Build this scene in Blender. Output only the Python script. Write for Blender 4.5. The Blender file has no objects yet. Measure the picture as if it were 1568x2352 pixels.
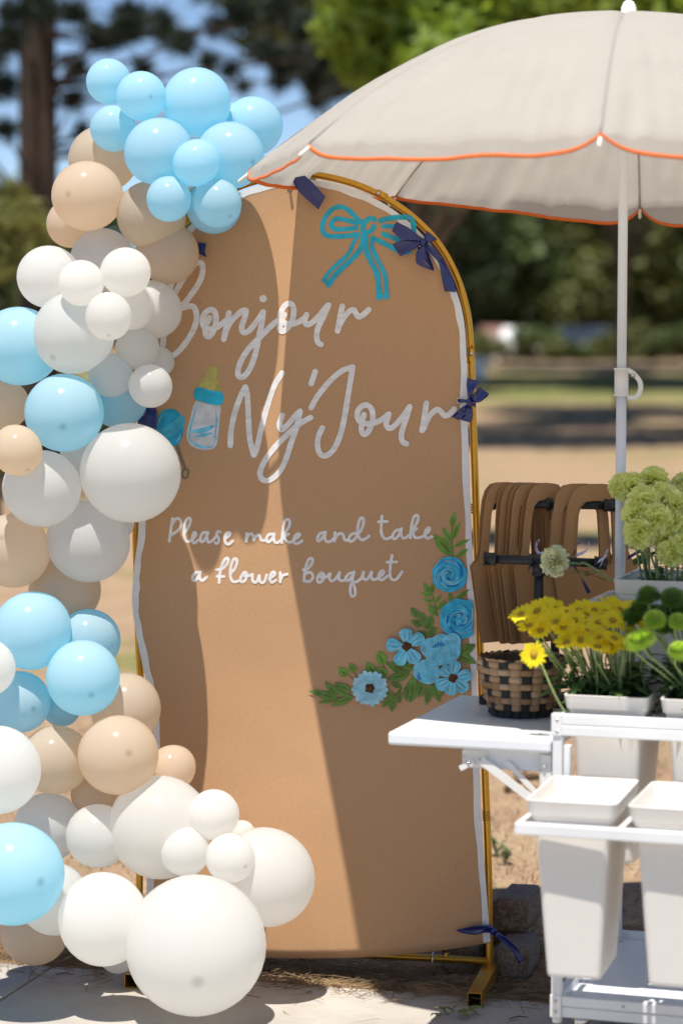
import bpy, bmesh, math, random
from mathutils import Vector, Matrix, noise, Euler
random.seed(7)
R = math.radians
sc = bpy.context.scene
COL = sc.collection

# ------------------------------------------------------------------ camera
FPX = 5553.0                      # focal length in units of a 1568 x 2352 picture (85 mm on 24 x 36)
CX, CY, HOR, CAMH = 784.0, 1176.0, 795.0, 1.6
TH = math.atan((CY - HOR) / FPX)
cam = bpy.data.cameras.new('camera'); camo = bpy.data.objects.new('camera', cam); COL.objects.link(camo)
camo.location = (0, 0, CAMH); camo.rotation_euler = (math.pi / 2 - TH, 0, 0)
cam.sensor_fit = 'VERTICAL'; cam.sensor_height = 36.0; cam.sensor_width = 24.0
cam.lens = FPX / 2352.0 * 36.0
cam.clip_start = 0.1; cam.clip_end = 3000
cam.dof.use_dof = True; cam.dof.focus_distance = 6.06; cam.dof.aperture_fstop = 2.0; cam.dof.aperture_blades = 9
sc.camera = camo

# ------------------------------------------------------------------ world, sun, exposure
SUN = Vector((0.094, 0.295, -1.0))                 # direction the light travels
w = bpy.data.worlds.new('World'); sc.world = w; w.use_nodes = True
nt = w.node_tree; nt.nodes.clear()
sky = nt.nodes.new('ShaderNodeTexSky'); sky.sky_type = 'NISHITA'; sky.sun_disc = False
sky.sun_elevation = math.asin(1.0 / SUN.length)
sky.sun_rotation = math.atan2(-SUN.x, -SUN.y)
sky.air_density = 0.75; sky.dust_density = 0.0; sky.ozone_density = 1.6; sky.altitude = 1700
bg = nt.nodes.new('ShaderNodeBackground'); bg.inputs[1].default_value = 0.10
wo = nt.nodes.new('ShaderNodeOutputWorld')
nt.links.new(sky.outputs[0], bg.inputs[0]); nt.links.new(bg.outputs[0], wo.inputs[0])
sun = bpy.data.lights.new('sun', 'SUN'); sun.energy = 4.8; sun.angle = R(0.55); sun.color = (1.0, 0.95, 0.87)
suno = bpy.data.objects.new('sun', sun); COL.objects.link(suno)
suno.rotation_euler = SUN.to_track_quat('-Z', 'Y').to_euler(); suno.location = (-2, -4, 12)
sc.view_settings.view_transform = 'Standard'; sc.view_settings.look = 'None'
sc.view_settings.gamma = 1.0; sc.view_settings.exposure = 0.52
sc.cycles.use_denoising = True
try: sc.cycles.denoiser = 'OPENIMAGEDENOISE'
except Exception: pass
sc.cycles.max_bounces = 10; sc.cycles.transparent_max_bounces = 24; sc.cycles.transmission_bounces = 8
sc.cycles.diffuse_bounces = 6; sc.cycles.sample_clamp_indirect = 6.0
sc.cycles.caustics_reflective = False; sc.cycles.caustics_refractive = False

# ------------------------------------------------------------------ projection helpers
ST, CT = math.sin(TH), math.cos(TH)
def ray(px, py):
    a = (px - CX) / FPX; b = -(py - CY) / FPX
    return Vector((a, CT + b * ST, -ST + b * CT))
def at(px, py, Y):
    d = ray(px, py); return Vector((0, 0, CAMH)) + d * (Y / d.y)
def ground_at(px, py, z=0.0):
    d = ray(px, py); return Vector((0, 0, CAMH)) + d * ((z - CAMH) / d.z)
def axis(p): return p.y * CT - (p.z - CAMH) * ST
def ss(t):
    t = max(0.0, min(1.0, t)); return t * t * (3 - 2 * t)

# ------------------------------------------------------------------ object helpers
def link(o, parent=None, world=True):
    COL.objects.link(o)
    if parent is not None:
        o.parent = parent
        if world and parent.parent is None and parent.type == 'EMPTY':
            o.matrix_parent_inverse = Matrix.Translation(-Vector(parent.location))
    return o
def mob(name, verts, faces, mat, parent=None, smooth=False, world=True, solid=0.0, mats=None, fm=None):
    me = bpy.data.meshes.new(name)
    me.from_pydata([tuple(v) for v in verts], [], [tuple(f) for f in faces])
    if mats:
        for m in mats: me.materials.append(m)
        for p, i in zip(me.polygons, fm): p.material_index = i
    elif mat is not None: me.materials.append(mat)
    if smooth:
        for p in me.polygons: p.use_smooth = True
    me.update()
    o = bpy.data.objects.new(name, me); link(o, parent, world)
    if solid:
        md = o.modifiers.new('thickness', 'SOLIDIFY'); md.thickness = abs(solid); md.offset = 0.0 if solid > 0 else 1.0
    return o
def bob(name, bm, mat, parent=None, smooth=False, world=True):
    me = bpy.data.meshes.new(name); bm.to_mesh(me); bm.free()
    if mat is not None: me.materials.append(mat)
    if smooth:
        for p in me.polygons: p.use_smooth = True
    o = bpy.data.objects.new(name, me); link(o, parent, world); return o
def dob(name, me, parent, M, world=False):
    o = bpy.data.objects.new(name, me); link(o, parent, world); o.matrix_basis = M; return o
def tag(o, label, cat, group=None):
    o['label'] = label; o['category'] = cat
    if group: o['group'] = group
    return o
def thing(name, label, cat, loc=(0, 0, 0), rz=0.0, group=None):
    o = bpy.data.objects.new(name, None); o.empty_display_size = 0.05; COL.objects.link(o)
    o.location = loc; o.rotation_euler = (0, 0, rz); return tag(o, label, cat, group)
def struct(o): o['kind'] = 'structure'; return o
def stuff(o): o['kind'] = 'stuff'; return o

def catmull(pts, n=8):
    pts = [Vector(p) for p in pts]
    if len(pts) < 3:
        return [pts[0].lerp(pts[-1], i / n) for i in range(n + 1)] if len(pts) == 2 else pts
    P = [pts[0] * 2 - pts[1]] + pts + [pts[-1] * 2 - pts[-2]]
    out = []
    for i in range(1, len(P) - 2):
        a, b, c, d = P[i - 1], P[i], P[i + 1], P[i + 2]
        for k in range(n):
            t = k / n
            out.append(0.5 * ((2 * b) + (c - a) * t + (2 * a - 5 * b + 4 * c - d) * t * t + (3 * b - a - 3 * c + d) * t ** 3))
    out.append(P[-2].copy()); return out
def tube_data(pts, rad, seg=10, caps=True, V=None, F=None):
    V = [] if V is None else V; F = [] if F is None else F
    pts = [Vector(p) for p in pts]; n = len(pts)
    rads = rad if isinstance(rad, (list, tuple)) else [rad] * n
    up = None; base = len(V)
    for i, p in enumerate(pts):
        t = (pts[min(i + 1, n - 1)] - pts[max(i - 1, 0)]).normalized()
        if up is None:
            up = t.cross(Vector((0, 0, 1)) if abs(t.z) < 0.9 else Vector((1, 0, 0))).normalized()
        up = (up - t * up.dot(t)).normalized(); s = t.cross(up)
        for k in range(seg):
            a = 2 * math.pi * k / seg
            V.append(p + (up * math.cos(a) + s * math.sin(a)) * rads[i])
    for i in range(n - 1):
        for k in range(seg):
            a = base + i * seg + k; b = base + i * seg + (k + 1) % seg
            F.append((a, b, b + seg, a + seg))
    if caps:
        F.append(tuple(base + k for k in reversed(range(seg)))); F.append(tuple(base + (n - 1) * seg + k for k in range(seg)))
    return V, F
def tube(name, pts, rad, mat, parent=None, seg=10, world=True, smooth=True, caps=True):
    V, F = tube_data(pts, rad, seg, caps); return mob(name, V, F, mat, parent, smooth, world)
def box(name, x0, x1, y0, y1, z0, z1, mat, parent=None, bev=0.002, world=False, seg=2, taper=None):
    bm = bmesh.new(); vs = [bm.verts.new((x, y, z)) for z in (z0, z1) for y in (y0, y1) for x in (x0, x1)]
    for f in ((0, 2, 3, 1), (4, 5, 7, 6), (0, 1, 5, 4), (2, 6, 7, 3), (0, 4, 6, 2), (1, 3, 7, 5)): bm.faces.new([vs[i] for i in f])
    if bev: bmesh.ops.bevel(bm, geom=list(bm.edges), offset=bev, segments=seg, affect='EDGES', profile=0.5)
    o = bob(name, bm, mat, parent, False, world)
    return o
def lathe(profile, seg=24):
    V = []; F = []
    for r, z in profile:
        for k in range(seg):
            a = 2 * math.pi * k / seg; V.append((r * math.cos(a), r * math.sin(a), z))
    for i in range(len(profile) - 1):
        for k in range(seg):
            a = i * seg + k; b = i * seg + (k + 1) % seg; F.append((a, b, b + seg, a + seg))
    F.append(tuple(reversed(range(seg)))); F.append(tuple((len(profile) - 1) * seg + k for k in range(seg)))
    return V, F
def ball(r, loc, u=12, v=8):
    bm = bmesh.new(); bmesh.ops.create_uvsphere(bm, u_segments=u, v_segments=v, radius=r, matrix=Matrix.Translation(loc)); return bm

# ------------------------------------------------------------------ materials
def pm(name, col, rough=0.6, ns=0.0, na=0.0, bump=0.0, bs=None, metal=0.0, spec=0.5, trl=0.0, trcol=None, coat=0.0,
       col2=None, alpha=1.0, detail=4.0, stretch=None, sheen=0.0, ior=1.5):
    m = bpy.data.materials.new(name); m.use_nodes = True; n = m.node_tree.nodes; l = m.node_tree.links; n.clear()
    out = n.new('ShaderNodeOutputMaterial'); b = n.new('ShaderNodeBsdfPrincipled')
    b.inputs['Base Color'].default_value = (*col, 1); b.inputs['Roughness'].default_value = rough
    b.inputs['Metallic'].default_value = metal; b.inputs['Specular IOR Level'].default_value = spec
    b.inputs['Coat Weight'].default_value = coat; b.inputs['Sheen Weight'].default_value = sheen
    csock = None
    if ns or bump:
        tc = n.new('ShaderNodeTexCoord'); mp = n.new('ShaderNodeMapping'); l.new(tc.outputs['Object'], mp.inputs[0])
        if stretch: mp.inputs['Scale'].default_value = stretch
    if ns:
        t = n.new('ShaderNodeTexNoise'); t.inputs['Scale'].default_value = ns; t.inputs['Detail'].default_value = detail
        l.new(mp.outputs[0], t.inputs['Vector'])
        rp = n.new('ShaderNodeMapRange'); rp.inputs[1].default_value = 0.3; rp.inputs[2].default_value = 0.7
        l.new(t.outputs[0], rp.inputs[0])
        mx = n.new('ShaderNodeMix'); mx.data_type = 'RGBA'
        c2 = col2 if col2 else tuple(min(1, c * (1 + na)) for c in col)
        c1 = col if col2 else tuple(c * (1 - na) for c in col)
        mx.inputs['A'].default_value = (*c1, 1); mx.inputs['B'].default_value = (*c2, 1)
        l.new(rp.outputs[0], mx.inputs['Factor']); csock = mx.outputs['Result']; l.new(csock, b.inputs['Base Color'])
    if bump:
        t2 = n.new('ShaderNodeTexNoise'); t2.inputs['Scale'].default_value = bs or ns or 20; t2.inputs['Detail'].default_value = 5
        l.new(mp.outputs[0], t2.inputs['Vector'])
        bp = n.new('ShaderNodeBump'); bp.inputs['Strength'].default_value = 1.0; bp.inputs['Distance'].default_value = bump
        l.new(t2.outputs[0], bp.inputs['Height']); l.new(bp.outputs[0], b.inputs['Normal'])
    sh = b.outputs[0]
    if trl:
        tr = n.new('ShaderNodeBsdfTranslucent'); tr.inputs[0].default_value = (*(trcol or col), 1)
        if csock is not None and trcol is None: l.new(csock, tr.inputs[0])
        ms = n.new('ShaderNodeMixShader'); ms.inputs[0].default_value = trl
        l.new(sh, ms.inputs[1]); l.new(tr.outputs[0], ms.inputs[2]); sh = ms.outputs[0]
    if alpha < 1:
        ta = n.new('ShaderNodeBsdfTransparent'); ms = n.new('ShaderNodeMixShader')
        if ns:
            rr = n.new('ShaderNodeMapRange'); rr.inputs[1].default_value = 0.3; rr.inputs[2].default_value = 0.7
            rr.inputs[3].default_value = alpha - 0.08; rr.inputs[4].default_value = min(1, alpha + 0.08)
            l.new(t.outputs[0], rr.inputs[0]); l.new(rr.outputs[0], ms.inputs[0])
        else: ms.inputs[0].default_value = alpha
        l.new(ta.outputs[0], ms.inputs[1]); l.new(sh, ms.inputs[2]); sh = ms.outputs[0]
    l.new(sh, out.inputs[0]); return m

def balloon_mat(name, col, deep, spot=0.6):
    """thin latex shell: glossy skin over a diffuse and translucent wall, darker where the wall is thick at the tip"""
    m = bpy.data.materials.new(name); m.use_nodes = True; n = m.node_tree.nodes; l = m.node_tree.links; n.clear()
    out = n.new('ShaderNodeOutputMaterial'); tc = n.new('ShaderNodeTexCoord')
    d = n.new('ShaderNodeVectorMath'); d.operation = 'DISTANCE'; d.inputs[1].default_value = (0, 0, 1.0)
    l.new(tc.outputs['Object'], d.inputs[0])
    mr = n.new('ShaderNodeMapRange'); mr.interpolation_type = 'SMOOTHSTEP'
    mr.inputs[1].default_value = 0.0; mr.inputs[2].default_value = 0.15; mr.inputs[3].default_value = spot; mr.inputs[4].default_value = 0.0
    l.new(d.outputs['Value'], mr.inputs[0])
    nz = n.new('ShaderNodeTexNoise'); nz.inputs['Scale'].default_value = 1.6; l.new(tc.outputs['Object'], nz.inputs['Vector'])
    m0 = n.new('ShaderNodeMix'); m0.data_type = 'RGBA'; m0.inputs['A'].default_value = (*col, 1)
    m0.inputs['B'].default_value = (*[a * 0.82 + b * 0.18 for a, b in zip(col, deep)], 1); l.new(nz.outputs[0], m0.inputs['Factor'])
    mx = n.new('ShaderNodeMix'); mx.data_type = 'RGBA'; l.new(m0.outputs['Result'], mx.inputs['A'])
    mx.inputs['B'].default_value = (*[c * 0.55 for c in deep], 1); l.new(mr.outputs[0], mx.inputs['Factor'])
    df = n.new('ShaderNodeBsdfPrincipled'); df.inputs['Roughness'].default_value = 0.15; df.inputs['Specular IOR Level'].default_value = 0.5
    l.new(mx.outputs['Result'], df.inputs['Base Color'])
    tr = n.new('ShaderNodeBsdfTranslucent'); mt = n.new('ShaderNodeMix'); mt.data_type = 'RGBA'
    mt.inputs['A'].default_value = (*deep, 1); mt.inputs['B'].default_value = (*[c * 0.5 for c in deep], 1)
    l.new(mr.outputs[0], mt.inputs['Factor']); l.new(mt.outputs['Result'], tr.inputs[0])
    ms = n.new('ShaderNodeMixShader'); ms.inputs[0].default_value = 0.68
    l.new(df.outputs[0], ms.inputs[1]); l.new(tr.outputs[0], ms.inputs[2]); l.new(ms.outputs[0], out.inputs[0])
    return m

M = {}
M['kraft'] = pm('kraft_paper', (0.495, 0.29, 0.155), 0.85, 330, 0.085, 0.00012, 500, spec=0.2)
M['card'] = pm('kraft_card', (0.46, 0.255, 0.115), 0.8, 330, 0.06, spec=0.2)
M['white_edge'] = pm('white_edge_paint', (0.74, 0.72, 0.71), 0.7, 60, 0.05, 0.0002, 300)
M['p_white'] = pm('white_letter_paint', (0.88, 0.86, 0.84), 0.85, 25, 0.04, alpha=0.80, stretch=(1, 1, 3), spec=0.15)
M['p_bow'] = pm('turquoise_paint', (0.035, 0.42, 0.60), 0.85, 30, 0.14, alpha=0.95, spec=0.15)
M['p_blue'] = pm('blue_petal_paint', (0.05, 0.45, 0.68), 0.85, 45, 0.25, alpha=0.97, spec=0.15)
M['p_lblue'] = pm('light_blue_paint', (0.17, 0.55, 0.72), 0.85, 50, 0.25, alpha=0.93, spec=0.15)
M['p_pblue'] = pm('pale_blue_paint', (0.34, 0.60, 0.70), 0.85, 60, 0.2, alpha=0.93, spec=0.15)
M['p_dblue'] = pm('dark_blue_paint', (0.02, 0.17, 0.52), 0.85, 40, 0.3, spec=0.15)
M['p_mblue'] = pm('mid_blue_paint', (0.02, 0.28, 0.55), 0.85, 40, 0.25, spec=0.15)
M['p_hi'] = pm('highlight_paint', (0.50, 0.74, 0.82), 0.85, alpha=0.75, spec=0.15)
M['p_green'] = pm('olive_leaf_paint', (0.13, 0.235, 0.055), 0.85, 40, 0.25, spec=0.15)
M['p_green2'] = pm('fresh_leaf_paint', (0.16, 0.31, 0.06), 0.85, 40, 0.25, spec=0.15)
M['p_brown'] = pm('brown_paint', (0.10, 0.045, 0.02), 0.85, 60, 0.4, spec=0.15)
M['p_vein'] = pm('vein_paint', (0.17, 0.10, 0.03), 0.85, alpha=0.7, spec=0.15)
M['p_yellow'] = pm('yellow_paint', (0.50, 0.44, 0.13), 0.85, 40, 0.12, alpha=0.93, spec=0.15)
M['p_rattle'] = pm('rattle_blue_paint', (0.03, 0.33, 0.50), 0.85, 30, 0.2, alpha=0.95, spec=0.15)
M['p_rattle2'] = pm('rattle_band_paint', (0.08, 0.43, 0.57), 0.85, 30, 0.15, alpha=0.9, spec=0.15)
M['p_grey'] = pm('grey_handle_paint', (0.23, 0.19, 0.12), 0.85, 30, 0.2, alpha=0.85, spec=0.15)
M['p_milk'] = pm('milk_paint', (0.66, 0.66, 0.68), 0.85, 40, 0.08, alpha=0.9, spec=0.15)
M['gold'] = pm('gold_anodised_tube', (0.62, 0.33, 0.045), 0.32, 90, 0.06, metal=0.85)
M['steel'] = pm('steel', (0.62, 0.60, 0.57), 0.25, metal=1.0)
M['navy'] = pm('navy_satin', (0.007, 0.015, 0.13), 0.28, 40, 0.2, 0.0003, 45, spec=0.7)
M['lilac'] = pm('lilac_ribbon', (0.62, 0.58, 0.72), 0.4)
M['canopy'] = pm('umbrella_cloth', (0.475, 0.455, 0.418), 0.75, 12, 0.03, 0.005, 9, trl=0.38, trcol=(0.72, 0.66, 0.57), stretch=(1, 1, 1), spec=0.25)
M['orange'] = pm('orange_trim', (0.85, 0.18, 0.02), 0.6, trl=0.15)
M['pole'] = pm('white_enamel_pole', (0.74, 0.77, 0.80), 0.35, 8, 0.02)
M['plastic'] = pm('white_plastic', (0.78, 0.76, 0.72), 0.42, 5, 0.02, spec=0.45)
M['bucket'] = pm('bucket_plastic', (0.80, 0.76, 0.705), 0.40, 6, 0.02, trl=0.06, spec=0.45)
M['cart'] = pm('white_powder_coat', (0.73, 0.735, 0.74), 0.38, 7, 0.06, 0.0001, 200)
M['leafwhite'] = pm('white_laminate', (0.76, 0.78, 0.80), 0.33, 20, 0.02)
M['pipe'] = pm('black_iron_pipe', (0.016, 0.018, 0.019), 0.48, 60, 0.25, 0.0003, 300)
M['darkwood'] = pm('weathered_dark_wood', (0.035, 0.028, 0.024), 0.8, 30, 0.5, 0.001, 60, stretch=(1, 1, 8))
M['straw1'] = pm('tan_seagrass', (0.42, 0.26, 0.135), 0.75, 60, 0.3, 0.0008, 220)
M['straw3'] = pm('pale_seagrass', (0.50, 0.335, 0.20), 0.75, 60, 0.25, 0.0008, 220)
M['straw4'] = pm('brown_seagrass', (0.32, 0.175, 0.08), 0.75, 60, 0.3, 0.0008, 220)
M['straw2'] = pm('black_seagrass', (0.014, 0.015, 0.013), 0.6, 60, 0.4, 0.0008, 220)
M['basket_in'] = pm('basket_core', (0.10, 0.055, 0.025), 0.9)
M['daisy'] = pm('yellow_petal', (0.94, 0.78, 0.03), 0.6, 120, 0.08, trl=0.35, trcol=(0.95, 0.80, 0.02), spec=0.2)
M['daisy_c'] = pm('daisy_eye', (0.40, 0.26, 0.02), 0.9, 400, 0.4, 0.001, 500)
M['carn'] = pm('carnation_petal', (0.93, 0.92, 0.38), 0.6, 30, 0.10, trl=0.3, trcol=(0.75, 0.85, 0.25))
M['cream'] = pm('cream_carnation', (0.80, 0.80, 0.52), 0.6, 60, 0.12, trl=0.25)
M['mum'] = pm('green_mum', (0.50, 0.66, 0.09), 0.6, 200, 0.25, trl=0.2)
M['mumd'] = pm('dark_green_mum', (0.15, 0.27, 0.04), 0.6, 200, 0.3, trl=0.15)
M['stem'] = pm('flower_stem', (0.24, 0.32, 0.11), 0.6, 60, 0.25)
M['leafd'] = pm('flower_leaf', (0.10, 0.19, 0.045), 0.55, 80, 0.3, trl=0.2)
M['leaff'] = pm('fallen_leaf', (0.11, 0.17, 0.035), 0.6, 60, 0.3)
M['block'] = pm('rough_paver', (0.19, 0.14, 0.10), 0.95, 120, 0.45, 0.003, 130)
M['blocktop'] = pm('smooth_paver_top', (0.15, 0.12, 0.105), 0.9, 30, 0.2, 0.001, 200)
M['bark'] = pm('pine_bark', (0.045, 0.028, 0.019), 0.95, 3.0, 0.55, 0.03, 9, stretch=(3, 3, 0.7))
M['bark2'] = pm('grey_bark', (0.11, 0.085, 0.065), 0.95, 4.0, 0.4, 0.02, 9, stretch=(3, 3, 0.7))
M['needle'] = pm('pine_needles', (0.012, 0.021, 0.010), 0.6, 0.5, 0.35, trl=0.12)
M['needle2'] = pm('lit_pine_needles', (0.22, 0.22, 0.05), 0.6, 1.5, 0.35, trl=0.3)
M['lf_bright'] = pm('bright_leaves', (0.20, 0.28, 0.045), 0.5, 1.2, 0.35, trl=0.45, trcol=(0.36, 0.46, 0.05))
M['lf_mid'] = pm('mid_leaves', (0.115, 0.155, 0.045), 0.55, 0.35, 0.45, trl=0.22)
M['lf_dark'] = pm('dark_leaves', (0.070, 0.098, 0.035), 0.6, 0.3, 0.45, trl=0.15)
M['lf_olive'] = pm('olive_leaves', (0.155, 0.17, 0.05), 0.55, 0.4, 0.4, trl=0.25)
M['twig'] = pm('dry_twig', (0.13, 0.075, 0.04), 0.9)
M['needle_dry'] = pm('dry_needles', (0.19, 0.12, 0.058), 0.8, 12, 0.45)
M['weed'] = pm('weed_leaf', (0.09, 0.15, 0.035), 0.6, 10, 0.3, trl=0.2)
M['carwhite'] = pm('white_car_paint', (0.72, 0.73, 0.75), 0.25, coat=0.6)
M['cardark'] = pm('dark_car_paint', (0.05, 0.055, 0.065), 0.25, coat=0.6)
M['carsilver'] = pm('silver_car_paint', (0.42, 0.43, 0.46), 0.22, metal=0.4, coat=0.6)
M['glass'] = pm('car_glass', (0.02, 0.025, 0.03), 0.04, spec=1.0, coat=1.0)
M['rubber'] = pm('rubber', (0.02, 0.02, 0.02), 0.8)
M['wallwhite'] = pm('white_wall_paint', (0.78, 0.78, 0.78), 0.7, 2, 0.03)
M['roofred'] = pm('red_brown_roof', (0.22, 0.11, 0.09), 0.8, 6, 0.25)

# ================================================================== GROUND
def ground_z(Y):
    return -0.012 + 0.95 * ss((Y - 36) / 48.0) + 0.004 * max(0, Y - 90)
def ground_mat():
    m = bpy.data.materials.new('dry_park_grass'); m.use_nodes = True; n = m.node_tree.nodes; l = m.node_tree.links; n.clear()
    out = n.new('ShaderNodeOutputMaterial'); b = n.new('ShaderNodeBsdfPrincipled'); b.inputs['Roughness'].default_value = 0.95
    b.inputs['Specular IOR Level'].default_value = 0.1
    tc = n.new('ShaderNodeTexCoord')
    def nz(scale, det=5.0, lo=0.4, hi=0.6):
        t = n.new('ShaderNodeTexNoise'); t.inputs['Scale'].default_value = scale; t.inputs['Detail'].default_value = det
        l.new(tc.outputs['Object'], t.inputs['Vector']); r = n.new('ShaderNodeMapRange')
        r.inputs[1].default_value = lo; r.inputs[2].default_value = hi; l.new(t.outputs[0], r.inputs[0]); return r.outputs[0]
    def mix(f, a, bb):
        x = n.new('ShaderNodeMix'); x.data_type = 'RGBA'; l.new(f, x.inputs['Factor'])
        for s, v in (('A', a), ('B', bb)):
            if isinstance(v, tuple): x.inputs[s].default_value = (*v, 1)
            else: l.new(v, x.inputs[s])
        return x.outputs['Result']
    dirt = mix(nz(3.0), (0.36, 0.24, 0.155), (0.42, 0.315, 0.19))
    dirt = mix(nz(40.0, 6, 0.35, 0.65), dirt, (0.30, 0.20, 0.13))
    grass = mix(nz(9.0), (0.11, 0.15, 0.035), (0.25, 0.22, 0.08))
    patch = nz(0.55, 3.0, 0.52, 0.72)
    near = mix(patch, dirt, grass)
    # mown lawn further out: greener band
    sep = n.new('ShaderNodeSeparateXYZ'); l.new(tc.outputs['Object'], sep.inputs[0])
    far = n.new('ShaderNodeMapRange'); far.inputs[1].default_value = 52; far.inputs[2].default_value = 58; l.new(sep.outputs[1], far.inputs[0])
    far2 = n.new('ShaderNodeMapRange'); far2.inputs[1].default_value = 70; far2.inputs[2].default_value = 74
    far2.inputs[3].default_value = 1; far2.inputs[4].default_value = 0; l.new(sep.outputs[1], far2.inputs[0])
    mul = n.new('ShaderNodeMath'); mul.operation = 'MULTIPLY'; l.new(far.outputs[0], mul.inputs[0]); l.new(far2.outputs[0], mul.inputs[1])
    green = mix(nz(0.3, 3), (0.13, 0.15, 0.045), (0.24, 0.22, 0.09))
    col = mix(mul.outputs[0], near, green)
    l.new(col, b.inputs['Base Color'])
    t2 = n.new('ShaderNodeTexNoise'); t2.inputs['Scale'].default_value = 60; t2.inputs['Detail'].default_value = 6; l.new(tc.outputs['Object'], t2.inputs['Vector'])
    bp = n.new('ShaderNodeBump'); bp.inputs['Distance'].default_value = 0.015; l.new(t2.outputs[0], bp.inputs['Height']); l.new(bp.outputs[0], b.inputs['Normal'])
    l.new(b.outputs[0], out.inputs[0]); return m
Ys = [-40, -10, 0, 3, 5, 7, 10, 15, 20, 30] + list(range(36, 90, 4)) + [95, 110, 140, 200, 300, 500, 900]
Xs = [-500, -150, -60, -20, -8, -3, 0, 3, 8, 20, 60, 150, 500]
V = [(x, y, ground_z(y)) for y in Ys for x in Xs]; nx = len(Xs)
F = [(j * nx + i, j * nx + i + 1, (j + 1) * nx + i + 1, (j + 1) * nx + i) for j in range(len(Ys) - 1) for i in range(nx - 1)]
struct(mob('ground', V, F, ground_mat(), smooth=True))

# concrete walk, cast slabs with open joints; its back edge runs behind the stand's feet
def concrete_mat():
    m = bpy.data.materials.new('broomed_concrete'); m.use_nodes = True; n = m.node_tree.nodes; l = m.node_tree.links; n.clear()
    out = n.new('ShaderNodeOutputMaterial'); b = n.new('ShaderNodeBsdfPrincipled'); b.inputs['Roughness'].default_value = 0.9
    b.inputs['Specular IOR Level'].default_value = 0.2
    tc = n.new('ShaderNodeTexCoord')
    mp = n.new('ShaderNodeMapping'); mp.inputs['Rotation'].default_value = (0, 0, R(16)); mp.inputs['Scale'].default_value = (14, 330, 1)
    l.new(tc.outputs['Object'], mp.inputs[0])
    br = n.new('ShaderNodeTexNoise'); br.inputs['Scale'].default_value = 1.0; br.inputs['Detail'].default_value = 5; l.new(mp.outputs[0], br.inputs['Vector'])
    t = n.new('ShaderNodeTexNoise'); t.inputs['Scale'].default_value = 3.0; t.inputs['Detail'].default_value = 8; l.new(tc.outputs['Object'], t.inputs['Vector'])
    t3 = n.new('ShaderNodeTexNoise'); t3.inputs['Scale'].default_value = 180; t3.inputs['Detail'].default_value = 3; l.new(tc.outputs['Object'], t3.inputs['Vector'])
    def mix(f, a, bb, lo, hi):
        r = n.new('ShaderNodeMapRange'); r.inputs[1].default_value = lo; r.inputs[2].default_value = hi; l.new(f, r.inputs[0])
        x = n.new('ShaderNodeMix'); x.data_type = 'RGBA'; l.new(r.outputs[0], x.inputs['Factor'])
        for s, v in (('A', a), ('B', bb)):
            if isinstance(v, tuple): x.inputs[s].default_value = (*v, 1)
            else: l.new(v, x.inputs[s])
        return x.outputs['Result']
    c = mix(t.outputs[0], (0.36, 0.325, 0.285), (0.46, 0.43, 0.385), 0.35, 0.65)
    c = mix(br.outputs[0], c, (0.33, 0.295, 0.26), 0.5, 0.72)
    c = mix(t3.outputs[0], c, (0.27, 0.235, 0.20), 0.62, 0.78)
    l.new(c, b.inputs['Base Color'])
    bp = n.new('ShaderNodeBump'); bp.inputs['Distance'].default_value = 0.0025; l.new(br.outputs[0], bp.inputs['Height']); l.new(bp.outputs[0], b.inputs['Normal'])
    l.new(b.outputs[0], out.inputs[0]); return m
MC = concrete_mat()
pav = bpy.data.objects.new('pavement', None); COL.objects.link(pav); struct(pav)
ang = R(-15.5); pav.location = (0, 5.955, 0); pav.rotation_euler = (0, 0, ang)
jx = [-4.2, -2.3, -0.775, 0.78, 2.3, 3.8]
for i in range(5):
    for j in range(3):
        box('concrete_slab', jx[i] + 0.004, jx[i + 1] - 0.004, -1.55 * (j + 1) + 0.004, -1.55 * j - (0.004 if j else 0), -0.12, 0.0, MC, pav, 0.006)

# ------------------------------------------------------------------ dry needles, twigs and weeds at the edge of the walk
rnd = random.Random(3)
def strands(name, n, gen, mat, wd=(0.0006, 0.0013)):
    V = []; F = []
    for _ in range(n):
        p, L, yaw, pit = gen()
        d = Vector((math.cos(yaw) * math.cos(pit), math.sin(yaw) * math.cos(pit), math.sin(pit)))
        s = Vector((-d.y, d.x, 0)).normalized() * rnd.uniform(*wd); q = p + d * L * 0.5 + Vector((rnd.uniform(-.1, .1) * L, rnd.uniform(-.1, .1) * L, 0.05 * L)); e = p + d * L
        e.z = max(e.z, p.z); b = len(V)
        V += [p - s, p + s, q + s, q - s, e]
        up = Vector((0, 0, s.length))
        V += [q + up * 1.5, p + up]
        F += [(b, b + 1, b + 2, b + 3), (b + 3, b + 2, b + 4), (b, b + 6, b + 5, b + 3), (b + 1, b + 2, b + 5, b + 6), (b + 3, b + 5, b + 4), (b + 2, b + 4, b + 5)]
    return mob(name, V, F, mat)
def edgeY(x): return 5.955 - math.tan(R(15.5)) * x
def g_edge():
    x = rnd.uniform(-1.15, 1.1); k = rnd.random(); y = edgeY(x) + (rnd.gauss(0.10, 0.07) if k < 0.6 else rnd.uniform(-0.02, 0.9))
    if k > 0.985: y = edgeY(x) - abs(rnd.gauss(0, 0.12))
    on = y < edgeY(x)
    return Vector((x, y, (0.001 if on else -0.010) + abs(rnd.gauss(0, 0.006)))), rnd.uniform(0.03, 0.10), rnd.uniform(0, 6.28), rnd.gauss(0.03, 0.09)
stuff(strands('pine_needle_litter', 9000, g_edge, M['needle_dry']))
def g_grass():
    x = rnd.uniform(-1.5, 1.6); y = rnd.uniform(6.3, 11)
    k = noise.noise(Vector((x * 1.5, y * 1.5, 3.0)))
    if k < 0.05: y = rnd.uniform(6.3, 11)
    return Vector((x, y, -0.012)), rnd.uniform(0.015, 0.05), rnd.uniform(0, 6.28), rnd.uniform(0.2, 1.2)
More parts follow.
